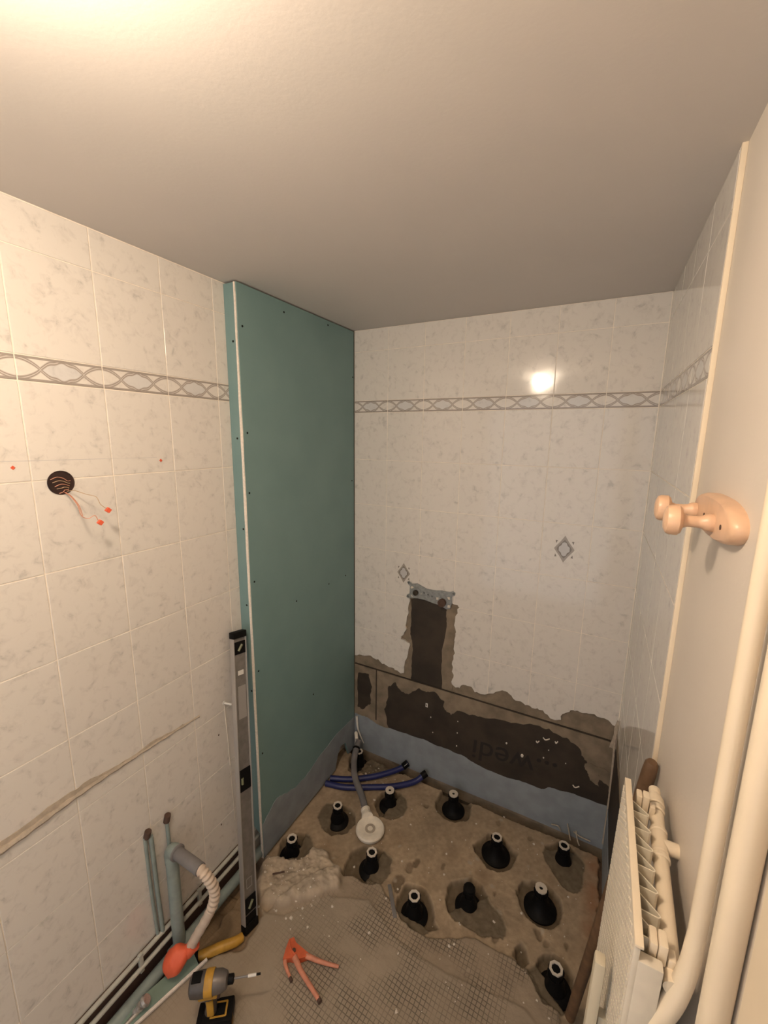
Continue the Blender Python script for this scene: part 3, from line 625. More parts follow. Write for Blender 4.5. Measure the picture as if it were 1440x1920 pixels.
for x, z in ((-.127, .045), (-.126, -.034), (.127, .040)): vdisc(x, z, .005, M_BLACK, 'screw_hole', .0012)
for x, z in ((-.104, .022), (-.100, -.022), (.044, -.006), (.104, .010), (.108, -.034), (-.056, -.002)):
    bm = bmesh.new(); add_box(bm, (x, -.0072, z), (.014, .003, .014), .001, Matrix.Rotation(random.random()*3, 3, 'Y')); bm_obj('plaster_splash', bm, M_CRUMB, vp)

# ---------------------------------------------------------------- left wall: wall box with wires, dowels, marks
wb = thing('wall_box', 'open round brown electrical box with loose wires in the left tiled wall', 'electrical box', (XL, .572, 1.809))
bm = bmesh.new(); X_ = Matrix.Rotation(PI/2, 4, 'Y')
add_lathe(bm, [(.0325, .0012), (.0315, .0022), (.028, .0018), (.0275, .0010)], X_, 32); bm_obj('box_rim', bm, M_HOLE, wb, True)
for k in range(5):
    pts = [(.002, -.024+.004*k, .010-.009*k+.004*math.sin(k*3)), (.004, -.010+.003*k, .016-.010*k), (.005, .004, .012-.008*k), (.004, .014, .004-.006*k), (.002, .022-.002*k, .004-.007*k)]
    tube_obj('coiled_wire', pts, .0010, M_WIRE2 if k % 2 else M_WIRE, wb, 6, 5)
w1 = [(.004, .004, -.026), (.028, .006, -.036), (.058, .006, -.058), (.066, .008, -.085), (.070, .022, -.094), (.075, .036, -.088), (.082, .040, -.104)]
w2 = [(.004, .010, -.024), (.022, .020, -.022), (.044, .036, -.032), (.060, .052, -.040), (.070, .056, -.060), (.078, .066, -.074)]
tube_obj('long_wire', w1, .0011, M_WIRE, wb, 6, 6); tube_obj('long_wire', [(a, b_+.003, c-.001) for a, b_, c in w1[:4]], .0011, M_WIRE, wb, 6, 6)
tube_obj('long_wire', w2, .0010, M_WIRE2, wb, 6, 6)
for p in (w1[-1], w2[-1]):
    bm = bmesh.new(); add_box(bm, (p[0], p[1]+.004, p[2]-.004), (.010, .012, .012), .0015, Matrix.Rotation(.8, 3, 'X')); bm_obj('orange_connector', bm, M_RED, wb)
for y, z, lab in ((.474, 1.855, 'red wall plug flush in the left tiles, left of the electrical box'), (.862, 1.856, 'red wall plug flush in the left tiles, right of the electrical box')):
    bm = bmesh.new(); add_box(bm, (0.0006, 0, 0), (.0024, .0075, .0075), .0008, Matrix.Rotation(.785, 3, 'X')); add_lathe(bm, [(.0026, .0018), (.0026, .0024), (.0016, .0020)], X_, 10)
    o = bm_obj('wall_plug', bm, M_RED); o.location = (XL, y, z); tag(o, lab, 'wall plug', 'red wall plugs beside the electrical box')
# dusty outline of a removed shelf
sl = tube_obj('sealant_scar', [(XL+.001, .20, .882), (XL+.002, .35, .879), (XL+.002, .52, .890), (XL+.002, .70, .888), (XL+.001, .93, .876)], .004, M_SILI, None, 6, 10, rfun=lambda t: .0085*(1-t)+.0035+.0015*math.sin(t*90))
tag(sl, 'long torn strip of old sealant running across the lower left tiles', 'sealant')
sl2 = prism('torn_edge', jag([(.20,.914),(.40,.904),(.55,.912),(.72,.898),(.86,.888)], .009, 3, rb)+jag([(.86,.880),(.72,.884),(.55,.882),(.40,.872),(.20,.874)], .004, 3, rb), lambda u, v, d_: (XL+d_, u, v), 0.0003, .0022, M_SILI, sl)
sl3 = prism('faint_line', jag([(.40,1.873),(.60,1.870),(.85,1.867)], .0006, 3, rb)+jag([(.85,1.8662),(.60,1.8685),(.40,1.871)], .0006, 3, rb), lambda u, v, d_: (XL+d_, u, v), 0.0001, .0004, M_PRINTL, wall_left)
for y, z in ((1.012, .735), (.995, .32), (.93, .872)):
    prism('drilled_spot', [(y+.0035*math.cos(k), z+.0045*math.sin(k)) for k in range(6)], lambda u, v, d_: (XL+d_, u, v), 0.0001, .0005, M_DIRT_SHADE, wall_left)
pg = thing('white_wall_plug', 'white plastic plug sticking out of left tiles beside the spirit level', 'wall plug', (XL, 1.048, .858))
tube_obj('plug', [(0, 0, 0), (.014, .004, -.001), (.030, .012, -.004)], .004, M_STICK, pg, 8, 3); tube_obj('collar', [(0, 0, 0), (.003, 0, 0)], .008, M_STICK, pg, 10, 1)
tube_obj('white_drip', [(.0005, .000, -.005), (.0005, .004, -.10), (.0005, .008, -.20), (.0005, .010, -.30)], .0018, M_CRUMB, wall_left and pg, 6, 6, rfun=lambda t: .0016+.001*abs(math.sin(t*25)))
tube_obj('white_drip', [(.0005, .012, -.33), (.0005, .014, -.42), (.0005, .018, -.58)], .0014, M_CRUMB, pg, 6, 6)

# ---------------------------------------------------------------- pipes along the left wall
def pipe_thing(name, label, parts, group=None, mat=M_PIPE):
    base = Vector(parts[0][1][0]); t = thing(name, label, 'pipe', base, group=group)
    for nm, pts, r, mm, k in parts: tube_obj(nm, [Vector(p)-base for p in pts], r, mm or mat, t, 14, k)
    return t
GP = 'painted pipes along the foot of the left wall'
YE = 1.30
pa = pipe_thing('water_pipe', 'topmost thin pale pipe of the three along the left wall foot', [('pipe', [(XL+.012, -.2, .142), (XL+.012, .5, .141), (XL+.012, YE, .139)], .0080, M_PIPEL, 3)], GP)
pb = pipe_thing('water_pipe', 'middle thin pipe of the three along the left wall foot', [('pipe', [(XL+.018, -.2, .100), (XL+.018, .5, .099), (XL+.018, YE, .096)], .0080, M_PIPEL, 3)], GP)
pcx = XL+.040
pc = pipe_thing('waste_pipe', 'thick green-grey painted waste pipe lowest along the left wall foot', [('pipe', [(pcx, -.2, .036), (pcx, .5, .036), (pcx, YE, .033)], .021, M_PIPE, 3)], GP)
for yy in (.62, .86):
    bm = bmesh.new(); add_box(bm, (XL+.014-(XL+.012), yy-(-.2), .108-.135), (.012, .014, .075), .002); bm_obj('pipe_clip', bm, M_PIPEL, pa, True)
r1 = pipe_thing('riser_pipe', 'left pair of thin green-grey capped riser pipes on the left tiles', [('pipe', [(XL+.006, .682, .570), (XL+.006, .684, .35), (XL+.008, .690, .135)], .0055, M_PIPE, 3), ('pipe', [(XL+.010, .700, .560), (XL+.010, .702, .35), (XL+.012, .706, .135)], .0075, M_PIPE, 3),
   ('plug_end', [(XL+.006, .688, .565), (XL+.012, .692, .590)], .011, M_DIRT_SHADE, 1)])
r2 = pipe_thing('riser_pipe', 'thin capped riser pipe behind the thick elbowed waste riser', [('pipe', [(XL+.008, .762, .565), (XL+.008, .764, .33), (XL+.010, .782, .088)], .0065, M_PIPE, 3), ('plug_end', [(XL+.006, .762, .560), (XL+.012, .765, .588)], .011, M_DIRT_SHADE, 1),
   ('side_stub', [(XL+.008, .765, .46), (XL+.024, .775, .458)], .006, M_PIPE, 1)])
wr_ = thing('waste_riser', 'thick green-grey waste riser with elbow and grey stub pipe pointing into the room', 'pipe', (pcx+.002, .745, .04))
tube_obj('riser', [(0, 0, 0), (0, 0, .2), (0, .002, .405)], .0215, M_PIPE, wr_, 20, 3)
tube_obj('elbow', [(0, .002, .385), (0, .002, .420), (.012, .002, .437), (.034, .002, .440)], .0235, M_PIPE, wr_, 20)
bm = bmesh.new(); XX = Matrix.Translation((.030, .002, .440)) @ Matrix.Rotation(PI/2, 4, 'Y')
add_lathe(bm, [(.024, 0), (.027, .002), (.027, .008), (.024, .010)], XX, 24); bm_obj('rubber_collar', bm, M_GREYP, wr_, True)
tube_obj('stub_pipe', [(.036, .002, .440), (.09, .002, .440), (.155, .002, .439)], .0205, M_GREYP, wr_, 20, 2)
tube_obj('tee', [(0, -.035, .0), (0, .035, .0)], .0255, M_PIPE, wr_, 20, 1)

# corrugated drain hose plugged with orange tape
hs = thing('corrugated_hose', 'cream corrugated drain hose hanging from the grey stub, end wrapped in orange tape', 'hose', (-1.095, .747, .477))
hp = [(-.012, 0, .004), (.020, .002, -.004), (.040, .010, -.035), (.046, .022, -.090), (.036, .020, -.15), (.012, .006, -.215), (-.020, -.014, -.285), (-.046, -.028, -.345)]
P = spline(hp, 12); bm = bmesh.new(); nn = len(P)*3
def corr(t): return .0165 + (.0022*math.sin(t*2*PI*19) if .10 < t < .62 else .0007*math.sin(t*2*PI*14))
add_tube(bm, spline(hp, 30), .017, 18, 1, rfun=corr); bm_obj('hose', bm, M_HOSE, hs, True)
bm = bmesh.new(); bmesh.ops.create_icosphere(bm, subdivisions=3, radius=1)
for v in bm.verts:
    n_ = 1+.05*math.sin(v.co.x*5+v.co.y*3)+.05*math.sin(v.co.z*7+v.co.x*4)
    v.co = Vector((v.co.x*.038*n_, v.co.y*.034*n_, v.co.z*.052*n_))
bmesh.ops.rotate(bm, verts=bm.verts, cent=(0, 0, 0), matrix=Matrix.Rotation(.5, 3, 'Y') @ Matrix.Rotation(-.5, 3, 'X')); bmesh.ops.translate(bm, verts=bm.verts, vec=(-.074, -.062, -.366))
bm_obj('tape_wrap', bm, M_RAG, hs, True)
bm = bmesh.new(); add_tube(bm, [(-.030, -.018, -.322), (-.050, -.034, -.352)], .021, 14, 1); bm_obj('tape_neck', bm, M_RAG, hs, True)

# plasterboard offcut, stop valve
oc = thing('plasterboard_offcut', 'narrow green plasterboard offcut with pale edge on the floor by the left pipes', 'board', (-1.178, .600, .0))
dy = Vector((.095, .35, 0)).normalized(); Rz = Matrix.Rotation(math.atan2(dy.y, dy.x), 3, 'Z')
oc.rotation_euler = (0.0, 0, math.atan2(dy.y, dy.x))
bm = bmesh.new(); add_box(bm, (0, .019, .035), (.30, .046, .0100), .0, Matrix.Rotation(.25, 3, 'X')); bm_obj('board_face', bm, nmat('offcut_green', (.185, .265, .215), .6, var=.06), oc)
bm = bmesh.new(); add_box(bm, (0, -.0065, .025), (.36, .009, .0125), .001, Matrix.Rotation(.25, 3, 'X')); bm_obj('gypsum_core_edge', bm, M_GYPS, oc)
sv = thing('stop_valve', 'small limescaled chrome stop valve beside the pipes at the bottom left', 'valve', (-1.198, .565, .055))
bm = bmesh.new(); add_lathe(bm, [(.010, -.02), (.010, 0), (.014, .002), (.014, .010), (.008, .012), (.007, .020), (.016, .022), (.018, .028), (.014, .036)], frame_of((.5, .5, .7)).to_4x4(), 16)
bm_obj('valve_body', bm, M_BRASS, sv, True); tube_obj('tail_pipe', [(0, 0, -.01), (-.01, -.05, -.02), (-.015, -.12, -.03)], .007, M_BRASS, sv, 10)

# ---------------------------------------------------------------- spirit level
B0 = Vector((-1.070, .930, floor_z(-1.07, .93)+.003)); T0 = Vector((-1.243, 1.105, 1.158))
ax = (T0-B0); Ln = ax.length; zc = ax.normalized(); xw = Vector((.10, 1, 0)); xw = (xw-zc*xw.dot(zc)).normalized(); yn = zc.cross(xw)
lv = thing('spirit_level', 'long aluminium spirit level leaning upright between left wall and green boxing', 'spirit level', B0)
lv.rotation_euler = Matrix((xw, yn, zc)).transposed().to_euler()
sgn = 1 if yn.x > 0 else -1
box_obj('web', (0, 0, Ln/2), (.056, .012, Ln-.03), M_ALU, lv, .001)
box_obj('flange', (.0285, 0, Ln/2), (.004, .025, Ln-.03), M_ALUL, lv, .001); box_obj('flange', (-.0285, 0, Ln/2), (.004, .025, Ln-.03), M_ALUL, lv, .001)
box_obj('end_cap', (0, 0, .016), (.063, .029, .034), M_BLACK, lv, .003); box_obj('end_cap', (0, 0, Ln-.012), (.063, .029, .026), M_BLACK, lv, .003)
for f_, (a_, hh) in {.055: (0, .060), .50: (1, .085), .945: (2, .050)}.items():
    zz = Ln*f_ if a_ else .10
    v_ = box_obj('vial_housing', (.002, sgn*.0065, zz), (.050, .006, hh), M_BLACK, lv, .002)
    bm = bmesh.new(); add_tube(bm, [(-.008 if a_ != 1 else -.014, sgn*.0105, zz-.012), (.010 if a_ != 1 else -.014, sgn*.0105, zz+.012)], .0055, 12, 1); bm_obj('vial', bm, M_VIAL, v_, True)
box_obj('end_grip', (0, sgn*.0065, .045), (.050, .006, .035), M_BLACK, lv, .002)
box_obj('sticker', (.004, sgn*.0066, Ln*.76), (.036, .0012, .13), M_ALUL, lv); box_obj('sticker', (.002, sgn*.0066, Ln*.86), (.026, .0012, .018), M_STICK, lv)
for dx_, dz_, sx_, sz_ in ((-.012, 0, .0018, .036), (.012, 0, .0018, .036), (0, .018, .024, .0018), (0, -.018, .024, .0018)):
    box_obj('printed_frame', (dx_, sgn*.0066, Ln*.155+dz_), (sx_, .0012, sz_), M_ALUL, lv)

# ---------------------------------------------------------------- cordless impact driver standing on its battery
dz0 = floor_z(-.955, .675)
ang = math.atan2(.085, .115)
dl = thing('cordless_drill', 'yellow and black cordless drill standing on its battery on the screed', 'drill', (-.962, .672, dz0), (0, 0, ang))
bm = bmesh.new(); add_box(bm, (0, 0, .026), (.110, .068, .048), .007); bm_obj('battery', bm, M_BLACK, dl, True)
bm = bmesh.new(); add_box(bm, (.012, 0, .054), (.092, .062, .012), .004); add_box(bm, (.048, 0, .036), (.020, .070, .030), .004); bm_obj('battery_collar', bm, M_BLACK, dl, True)
for (cx_, cy_, sx_, sy_) in ((-.004,.026,.050,.006),(-.004,-.026,.050,.006),(-.026,0,.006,.050),(.020,0,.006,.050)): box_obj('yellow_frame', (cx_+.018, cy_*.7, .0605), (sx_, sy_*.75, .003), M_YEL, dl, .001)
box_obj('yellow_side', (.052, -.018, .028), (.012, .030, .044), M_YEL, dl, .003)
bm = bmesh.new(); add_tube(bm, [(-.012, 0, .055), (-.008, 0, .095), (-.016, 0, .150)], .019, 16, 5, rfun=lambda t: .0195-.002*math.sin(t*PI)); 
for v in bm.verts: v.co.y *= .85
gh = bm_obj('handle', bm, M_TOOLG, dl, True)
box_obj('grip_panel', (-.008, -.0150, .095), (.022, .006, .060), M_YEL, dl, .003); box_obj('grip_panel', (-.008, .0150, .095), (.022, .006, .060), M_YEL, dl, .003)
XX = Matrix.Rotation(PI/2, 4, 'Y')
bm = bmesh.new(); add_lathe(bm, [(.022, -.068), (.030, -.062), (.033, -.040), (.033, .004), (.031, .006)], Matrix.Translation((0, 0, .178)) @ XX, 24); bm_obj('motor_housing', bm, M_TOOLG, dl, True)
bm = bmesh.new(); add_lathe(bm, [(.0335, -.020), (.0345, -.018), (.0345, .004), (.0335, .006)], Matrix.Translation((0, 0, .178)) @ XX, 24); bm_obj('yellow_band', bm, M_YEL, dl, True)
box_obj('yellow_shell', (-.012, 0, .151), (.060, .046, .022), M_YEL, dl, .006); box_obj('top_vent', (-.045, 0, .2085), (.030, .030, .006), M_BLACK, dl, .002)
bm = bmesh.new(); add_lathe(bm, [(.031, .006), (.029, .030), (.022, .046), (.014, .050)], Matrix.Translation((0, 0, .178)) @ XX, 24); bm_obj('gearbox', bm, nmat('gearbox_metal', (.17, .15, .14), .4, metal=.4), dl, True)
bm = bmesh.new(); add_lathe(bm, [(.013, .048), (.013, .066), (.009, .068)], Matrix.Translation((0, 0, .178)) @ XX, 20); bm_obj('chuck', bm, M_BLACK, dl, True)
bt = tube_obj('bit', [(.066, 0, .178), (.145, 0, .178)], .0030, M_GREYP, dl, 8, 1)
tube_obj('white_bit_sleeve', [(.112, 0, .178), (.138, 0, .178)], .0045, M_STICK, bt, 10, 1); tube_obj('bit_tip', [(.140, 0, .178), (.152, 0, .178)], .0032, M_BLACK, bt, 8, 1)
box_obj('trigger', (.014, 0, .128), (.014, .014, .028), M_DIRT_SHADE, dl, .003)
box_obj('led_marker', (-.02, -.0345, .026), (.040, .002, .018), M_TOOLG, dl, .001); box_obj('red_pack_panel', (.030, -.0350, .026), (.026, .003, .026), M_DIRT_SHADE, dl, .001)

# yellow tool handle on the floor
yh = thing('yellow_tool_handle', 'curved yellow tool handle lying between hose, drill and spirit level', 'tool', (-1.110, .825, floor_z(-1.11, .825)+.021))
bm = bmesh.new(); add_tube(bm, [(-.060, -.066, -.002), (-.030, -.040, .004), (.000, -.004, .004), (.034, .036, .002), (.046, .062, .000)], .017, 14, 5, rfun=lambda t: .0145+.003*math.sin(t*PI))
bm_obj('grip', bm, M_YEL, yh, True); tube_obj('head', [(-.050, -.060, 0), (-.072, -.083, -.006)], .018, M_BLACK, yh, 12, 1)

# ---------------------------------------------------------------- orange spring clamp
cz = floor_z(-.78, .93)+.002
ck = thing('spring_clamp', 'orange plastic spring clamp with splayed handles lying on the meshed screed', 'clamp', (-.846, .936, cz))
fC = lambda u, v, d: (u, v, d)
W_ = lambda x, y: (x+.846, y-.936)
prism('jaw_plate', [W_(-.892,.958), W_(-.880,.972), W_(-.862,.962), W_(-.790,.958), W_(-.812,.935), W_(-.826,.922), W_(-.850,.915), W_(-.872,.900), W_(-.884,.930)], fC, 0.004, .026, M_CLAMP, ck)
tube_obj('handle', [(*W_(-.805,.952), .018), (*W_(-.75,.963), .016), (*W_(-.682,.984), .013)], .008, M_CLAMPP, ck, 10, 4, rfun=lambda t: .0095-.004*t)
tube_obj('handle', [(*W_(-.838,.925), .024), (*W_(-.79,.905), .020), (*W_(-.690,.877), .012)], .008, M_CLAMPP, ck, 10, 4, rfun=lambda t: .0105-.003*t)
tube_obj('jaw_arm', [(*W_(-.872,.93), .016), (*W_(-.862,.90), .014), (*W_(-.815,.875), .010)], .007, M_CLAMPP, ck, 10, 4, rfun=lambda t: .0095-.0045*t)
tube_obj('handle_tip', [(*W_(-.696,.879), .012), (*W_(-.684,.874), .012)], .0078, M_DIRT_SHADE, ck, 10, 1); tube_obj('jaw_tip', [(*W_(-.820,.877), .010), (*W_(-.808,.872), .010)], .006, M_DIRT_SHADE, ck, 10, 1)
bm = bmesh.new(); add_lathe(bm, [(.007, .024), (.007, .030), (.004, .031)], Matrix.Translation((*W_(-.852,.938), 0)), 14); bm_obj('pivot', bm, M_DIRT_SHADE, ck, True)
tube_obj('spring_ridge', [(*W_(-.888,.955), .027), (*W_(-.862,.935), .029), (*W_(-.835,.930), .027)], .003, M_CLAMP, ck, 8, 4)

# nail on the mound, broken metal strip, crumbs
nz = floor_z(-1.09, 1.12)
o = tube_obj('steel_nail', [(-.022, -.014, .008), (.020, .015, .014)], .0032, M_DIRT_SHADE, None, 8, 1); o.location = (-1.085, 1.115, nz+.002); tag(o, 'short dark steel nail lying on the mortar mound', 'nail')
bm = bmesh.new(); add_box(bm, (0, 0, 0), (.016, .125, .006), .0015, Matrix.Rotation(.22, 3, 'Z')); o = bm_obj('tile_trim_scrap', bm, M_GREYP); o.location = (-.612, 1.282, .0115)
o.rotation_euler = (0.03, 0.1, .45); tag(o, 'thin grey trim scrap lying beside the front row tray foot pocket', 'trim')
bm = bmesh.new(); rc = random.Random(12)
for i in range(230):
    if i < 150: x, y = rc.uniform(-1.17, .14), rc.uniform(.98, 1.92)
    elif i < 200: x, y = rc.gauss(-1.0, .09), rc.gauss(1.12, .07)
    else: x, y = rc.gauss(-1.0, .10), rc.gauss(1.86, .04)
    if not (-1.2 < x < .16 and .5 < y < 1.93): continue
    if any(math.hypot(x-a, y-c) < .075 for a, c in FEET.values()): continue
    s = rc.choice([.0015, .002, .0025, .003, .005]) * (1.5 if rc.random() < .08 else 1)
    t = bmesh.new(); bmesh.ops.create_icosphere(t, subdivisions=1, radius=s)
    for v in t.verts: v.co = Vector((v.co.x*rc.uniform(.6, 1.5), v.co.y*rc.uniform(.6, 1.5), v.co.z*.6))
    merge(bm, t, Matrix.Translation((x, y, floor_z(x, y)+s*.3))); t.free()
o = bm_obj('plaster_crumbs', bm, M_CRUMB); tag(o, 'scattered white plaster crumbs on the broken floor', 'debris'); o['kind'] = 'stuff'
bm = bmesh.new()
for x, z, s in ((-.715,.40,.0035),(-.70,.31,.003),(-.56,.43,.003),(-.56,.36,.0035),(-.56,.28,.004),(-.30,.40,.005),(-.12,.39,.004),(-.10,.44,.003),(-.22,.36,.008),(-.02,.40,.003)):
    t = bmesh.new(); bmesh.ops.create_icosphere(t, subdivisions=1, radius=s); merge(bm, t, Matrix.Translation((x, YB-.0015, z)) @ Matrix.Diagonal((1, .3, 1.4, 1))); t.free()
o = bm_obj('adhesive_specks', bm, M_CRUMB, wall_back); o['kind'] = 'stuff'
for i, (x, z, l_) in enumerate(((-.13, .50, .030), (-.075, .50, .012), (-.16, .47, .014), (.02, .30, .028))):
    tube_obj('foil_shred', [(x, YB-.004, z-.2+.04), (x+l_*.5, YB-.008, z-.2+.046), (x+l_, YB-.004, z-.2+.043)] if False else [(x, YB-.003, z), (x+l_*.4, YB-.007, z-.006), (x+l_, YB-.003, z+.004)], .0028, M_CRUMB, wall_back, 6, 4)
# torn membrane shreds at the foot of the back wall right end
sh = thing('torn_tape_shred', 'whitish torn tape shreds at the foot of the blue band, back right corner', 'tape', (.045, YB-.006, .02))
for pts in ([(-.10, 0, .02), (-.07, -.01, .035), (-.055, -.005, .01)], [(-.03, 0, .06), (-.02, -.012, .03), (-.01, -.03, .004)], [(.0, 0, .03), (.03, -.006, .022), (.075, -.004, .018)], [(.01, 0, .04), (.02, -.02, .01), (.03, -.03, -.005)]):
    tube_obj('shred', pts, .003, M_SILI, sh, 6, 4)

# ---------------------------------------------------------------- coat pegs on the right wall
pk = thing('peg_rack', 'light wooden two-peg rack mounted on the cream right wall', 'coat hook', (XR, .845, 1.818))
ov = []
for i in range(28):
    t = 2*PI*i/28; cx = math.copysign(abs(math.cos(t))**.75, math.cos(t)); sx = math.copysign(abs(math.sin(t))**.9, math.sin(t))
    ov.append((.135*cx, .034*sx))
bm = bmesh.new()
lay = [(0, 1.0), (-.012, 1.0), (-.018, .965), (-.021, .90)]
rings = [[bm.verts.new((d_, u*k, v*(k if k == 1 else k*.97))) for u, v in ov] for d_, k in lay]
for a, c in zip(rings, rings[1:]):
    for i in range(28): bm.faces.new((a[i], a[(i+1) % 28], c[(i+1) % 28], c[i]))
bm.faces.new(rings[0]); bm.faces.new(rings[-1]); bm_obj('back_plate', bm, M_WOODL, pk, True)
for yy in (-.038, .098):
    Xp = Matrix.Translation((-.020, yy, -.006)) @ Matrix.Rotation(-PI/2, 4, 'Y')
    bm = bmesh.new(); add_lathe(bm, [(.014, 0), (.0145, .006), (.013, .012), (.0105, .015), (.0095, .022), (.0095, .034), (.012, .040), (.021, .043), (.0245, .047), (.0245, .058), (.022, .063), (.015, .066), (.006, .067)], Xp, 28)
    bm_obj('peg', bm, M_WOODL, pk, True)
for yy in (-.085, .03):
    bm = bmesh.new(); add_lathe(bm, [(.004, 0), (.004, .0015), (.002, .0012)], Matrix.Translation((-.0205, yy, -.004)) @ Matrix.Rotation(-PI/2, 4, 'Y'), 10); bm_obj('screw', bm, M_DIRT_SHADE, pk, True)

# ---------------------------------------------------------------- radiator
rd = thing('radiator', 'cream finned panel radiator on the right wall, seen edge-on', 'radiator', (.100, .555, .27))
RH = 1.0; Y0, Y1 = 0.0, .312
rd.rotation_euler = (0, math.radians(1.2), 0)
rd.location = (.100-.021, .555, .27)
bm = bmesh.new(); add_box(bm, (.004, (Y0+Y1)/2, RH/2), (.008, Y1-Y0, RH), .002); bm_obj('front_panel', bm, M_CREAMD, rd, True)
bm = bmesh.new(); rr = random.Random(3)
for j in range(34):
    for i in range(46):
        zz = RH-.022-i*.0135*1.02; yy = Y0+.006+j*.0090
        if yy > Y1-.004: continue
        add_v = (-.0006, yy, zz + (.0068 if j % 2 else 0)); s3 = (.0026, .0036, .0100)
        vs = [bm.verts.new((add_v[0]+a*s3[0]/2, add_v[1]+b2*s3[1]/2, add_v[2]+c2*s3[2]/2)) for a in (-1, 1) for b2 in (-1, 1) for c2 in (-1, 1)]
        for f in ((0, 1, 3, 2), (0, 4, 5, 1), (2, 3, 7, 6), (1, 5, 7, 3), (0, 2, 6, 4)): bm.faces.new([vs[q] for q in f])
o = bm_obj('relief_ribs', bm, M_CREAMD, rd); o['kind'] = 'stuff'
bm = bmesh.new(); add_box(bm, (.0055, (Y0+Y1)/2, RH-.001), (.011, Y1-Y0+.004, .005), .0015); bm_obj('top_rim', bm, M_CREAM, rd, True)
# folded convector sheet: one zigzag per fin
fz0, fz1 = .02, RH-.018; PITCH = .0375
for k in range(7):
    y0 = Y0+.030+k*PITCH
    pts = [(.010, y0+.002), (.036, y0), (.0385, y0+.002), (.0385, y0+.004), (.036, y0+.007), (.010, y0+.030)]
    bm = bmesh.new(); th = .0009
    P2 = []
    for i, p in enumerate(pts):
        a = Vector(pts[max(i-1, 0)]); c = Vector(pts[min(i+1, len(pts)-1)]); d_ = (c-a).normalized(); P2.append((Vector(p)+Vector((-d_.y, d_.x))*th, Vector(p)-Vector((-d_.y, d_.x))*th))
    lo_ = [[bm.verts.new((q.x, q.y, fz0)) for q in s2] for s2 in P2]; hi_ = [[bm.verts.new((q.x, q.y, fz1)) for q in s2] for s2 in P2]
    for i in range(len(pts)-1):
        for s_ in (0, 1): bm.faces.new((lo_[i][s_], lo_[i+1][s_], hi_[i+1][s_], hi_[i][s_]))
        bm.faces.new((hi_[i][0], hi_[i+1][0], hi_[i+1][1], hi_[i][1])); bm.faces.new((lo_[i][1], lo_[i+1][1], lo_[i+1][0], lo_[i][0]))
    for e_ in (0, len(pts)-1): bm.faces.new((lo_[e_][0], lo_[e_][1], hi_[e_][1], hi_[e_][0]))
    bm_obj('fin', bm, M_FIN, rd)
box_obj('end_panel', (.0215, Y0+.008, RH/2-.012), (.031, .016, RH-.026), M_CREAMD, rd, .003)
for yy, s_ in ((Y0+.034, 1.0), (Y1-.012, .8)):
    bm = bmesh.new(); add_box(bm, (.026, yy, RH-.026), (.010, .026*s_, .030), .003); add_box(bm, (.037, yy-.002, RH-.024), (.011, .024*s_, .034), .003); add_box(bm, (.049, yy-.004, RH-.040), (.010, .018*s_, .030), .003)
    bm_obj('bracket', bm, M_CREAM, rd, True)
ub = box_obj('upright_bar', (-.0225, .090, .415), (.017, .022, .83), M_BAR, rd, .0045); ub['label'] = 'off-white upright bar on the radiator face'
box_obj('bar_spacer', (-.007, .095, .70), (.012, .016, .03), M_BAR, rd, .002); box_obj('bar_spacer', (-.007, .095, .15), (.012, .016, .03), M_BAR, rd, .002)
# short feet carry the radiator on the floor
for yy in (.05, .26): box_obj('foot', (.02, yy, -.125), (.020, .020, .25), M_CREAMD, rd, .003)

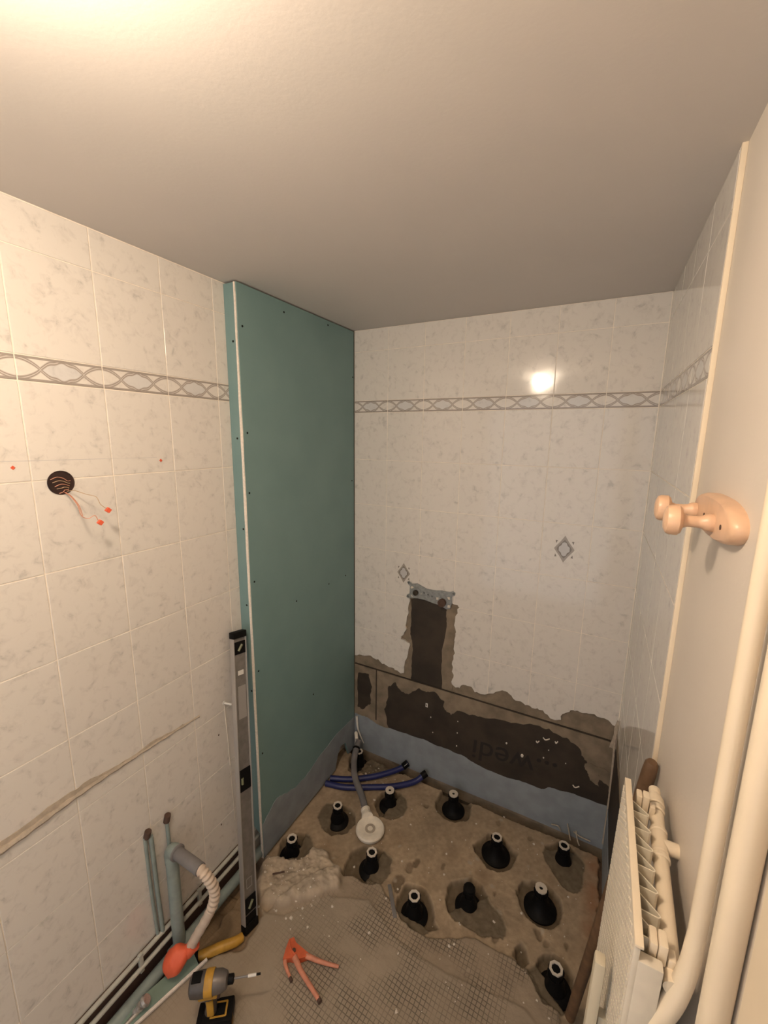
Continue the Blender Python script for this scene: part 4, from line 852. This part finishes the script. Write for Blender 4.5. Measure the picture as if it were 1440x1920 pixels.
# heating pipe behind the radiator with tee
hq = thing('heating_pipe', 'cream heating pipe with collars and wall tee running behind the radiator', 'pipe', (.150, .580, 1.220), (0, 0, -.031))
tube_obj('pipe', [(0, -.02, 0), (0, .15, 0), (.0, .27, 0)], .0118, M_CREAM, hq, 20, 3)
def collar(y, r, l, z=.004):
    bm = bmesh.new(); add_lathe(bm, [(r-.002, 0), (r, .002), (r, l-.002), (r-.002, l)], Matrix.Translation((0, y, z)) @ Matrix.Rotation(-PI/2, 4, 'X'), 20); bm_obj('collar', bm, M_CREAM, hq, True)
collar(.175, .0145, .010, 0); collar(.188, .0132, .048, 0); collar(.232, .0145, .010, 0); collar(.262, .0120, .020, 0); collar(.284, .0140, .014, 0); collar(.300, .0152, .018, 0)
bm = bmesh.new(); add_lathe(bm, [(.0115, 0), (.0120, .010), (.010, .014), (.0085, .016), (.0105, .020), (.0105, .030), (.006, .034)], Matrix.Translation((0, .316, 0)) @ Matrix.Rotation(-PI/2, 4, 'X'), 18); bm_obj('end_cap', bm, M_CREAM, hq, True)
tube_obj('wall_branch', [(0, .210, 0), (.034, .211, 0)], .0120, M_CREAM, hq, 16, 1)
# riser pipes beside the casing
rp = thing('riser_pipe', 'thinner cream riser pipe on the right wall, elbow bulging at its foot', 'pipe', (.166, .571, 1.25))
tube_obj('pipe', [(0, 0, 1.23), (0, 0, .5), (0, 0, .05)], .0100, M_CREAM, rp, 20, 2)
tube_obj('elbow', [(0, 0, .06), (-.003, -.002, .005), (-.012, -.006, -.045), (-.026, -.008, -.095), (-.035, -.006, -.15), (-.037, -.004, -.30)], .012, M_CREAM, rp, 20, 6, rfun=lambda t: .0100+.0035*min(1, t*2.2))
rp2 = thing('riser_pipe', 'thicker cream riser pipe on the right wall, nearer the door casing', 'pipe', (.170, .492, .01))
tube_obj('pipe', [(0, 0, 2.47), (0, 0, 1.2), (0, 0, 0)], .0140, M_CREAM, rp2, 24, 2)
rp3 = thing('highlight_line', 'thin cream line added as the edge highlight of the thicker riser pipe', 'highlight_line', (.180, .452, .01))
tube_obj('sheath', [(0, 0, 2.47), (0, 0, 1.2), (0, 0, 0)], .0040, M_CREAM, rp3, 10, 2)  # added strip, shapes the bright highlight along the thick riser's edge

# wooden stick leaning in the right corner
sA = Vector((.078, 1.235, .035)); sB = Vector((.168, 1.035, 1.205))
st = thing('broom_handle', 'old brown round wooden handle leaning on the right wall behind the radiator', 'stick', sA)
bm = bmesh.new(); add_tube(bm, [Vector((0, 0, 0)), (sB-sA)*.5, (sB-sA)*.97, (sB-sA)*.995, (sB-sA)], .016, 16, 1, rfun=lambda t: .0155 if t < .74 else (.014 if t < .99 else .010)); bm_obj('shaft', bm, M_WOODD, st, True)
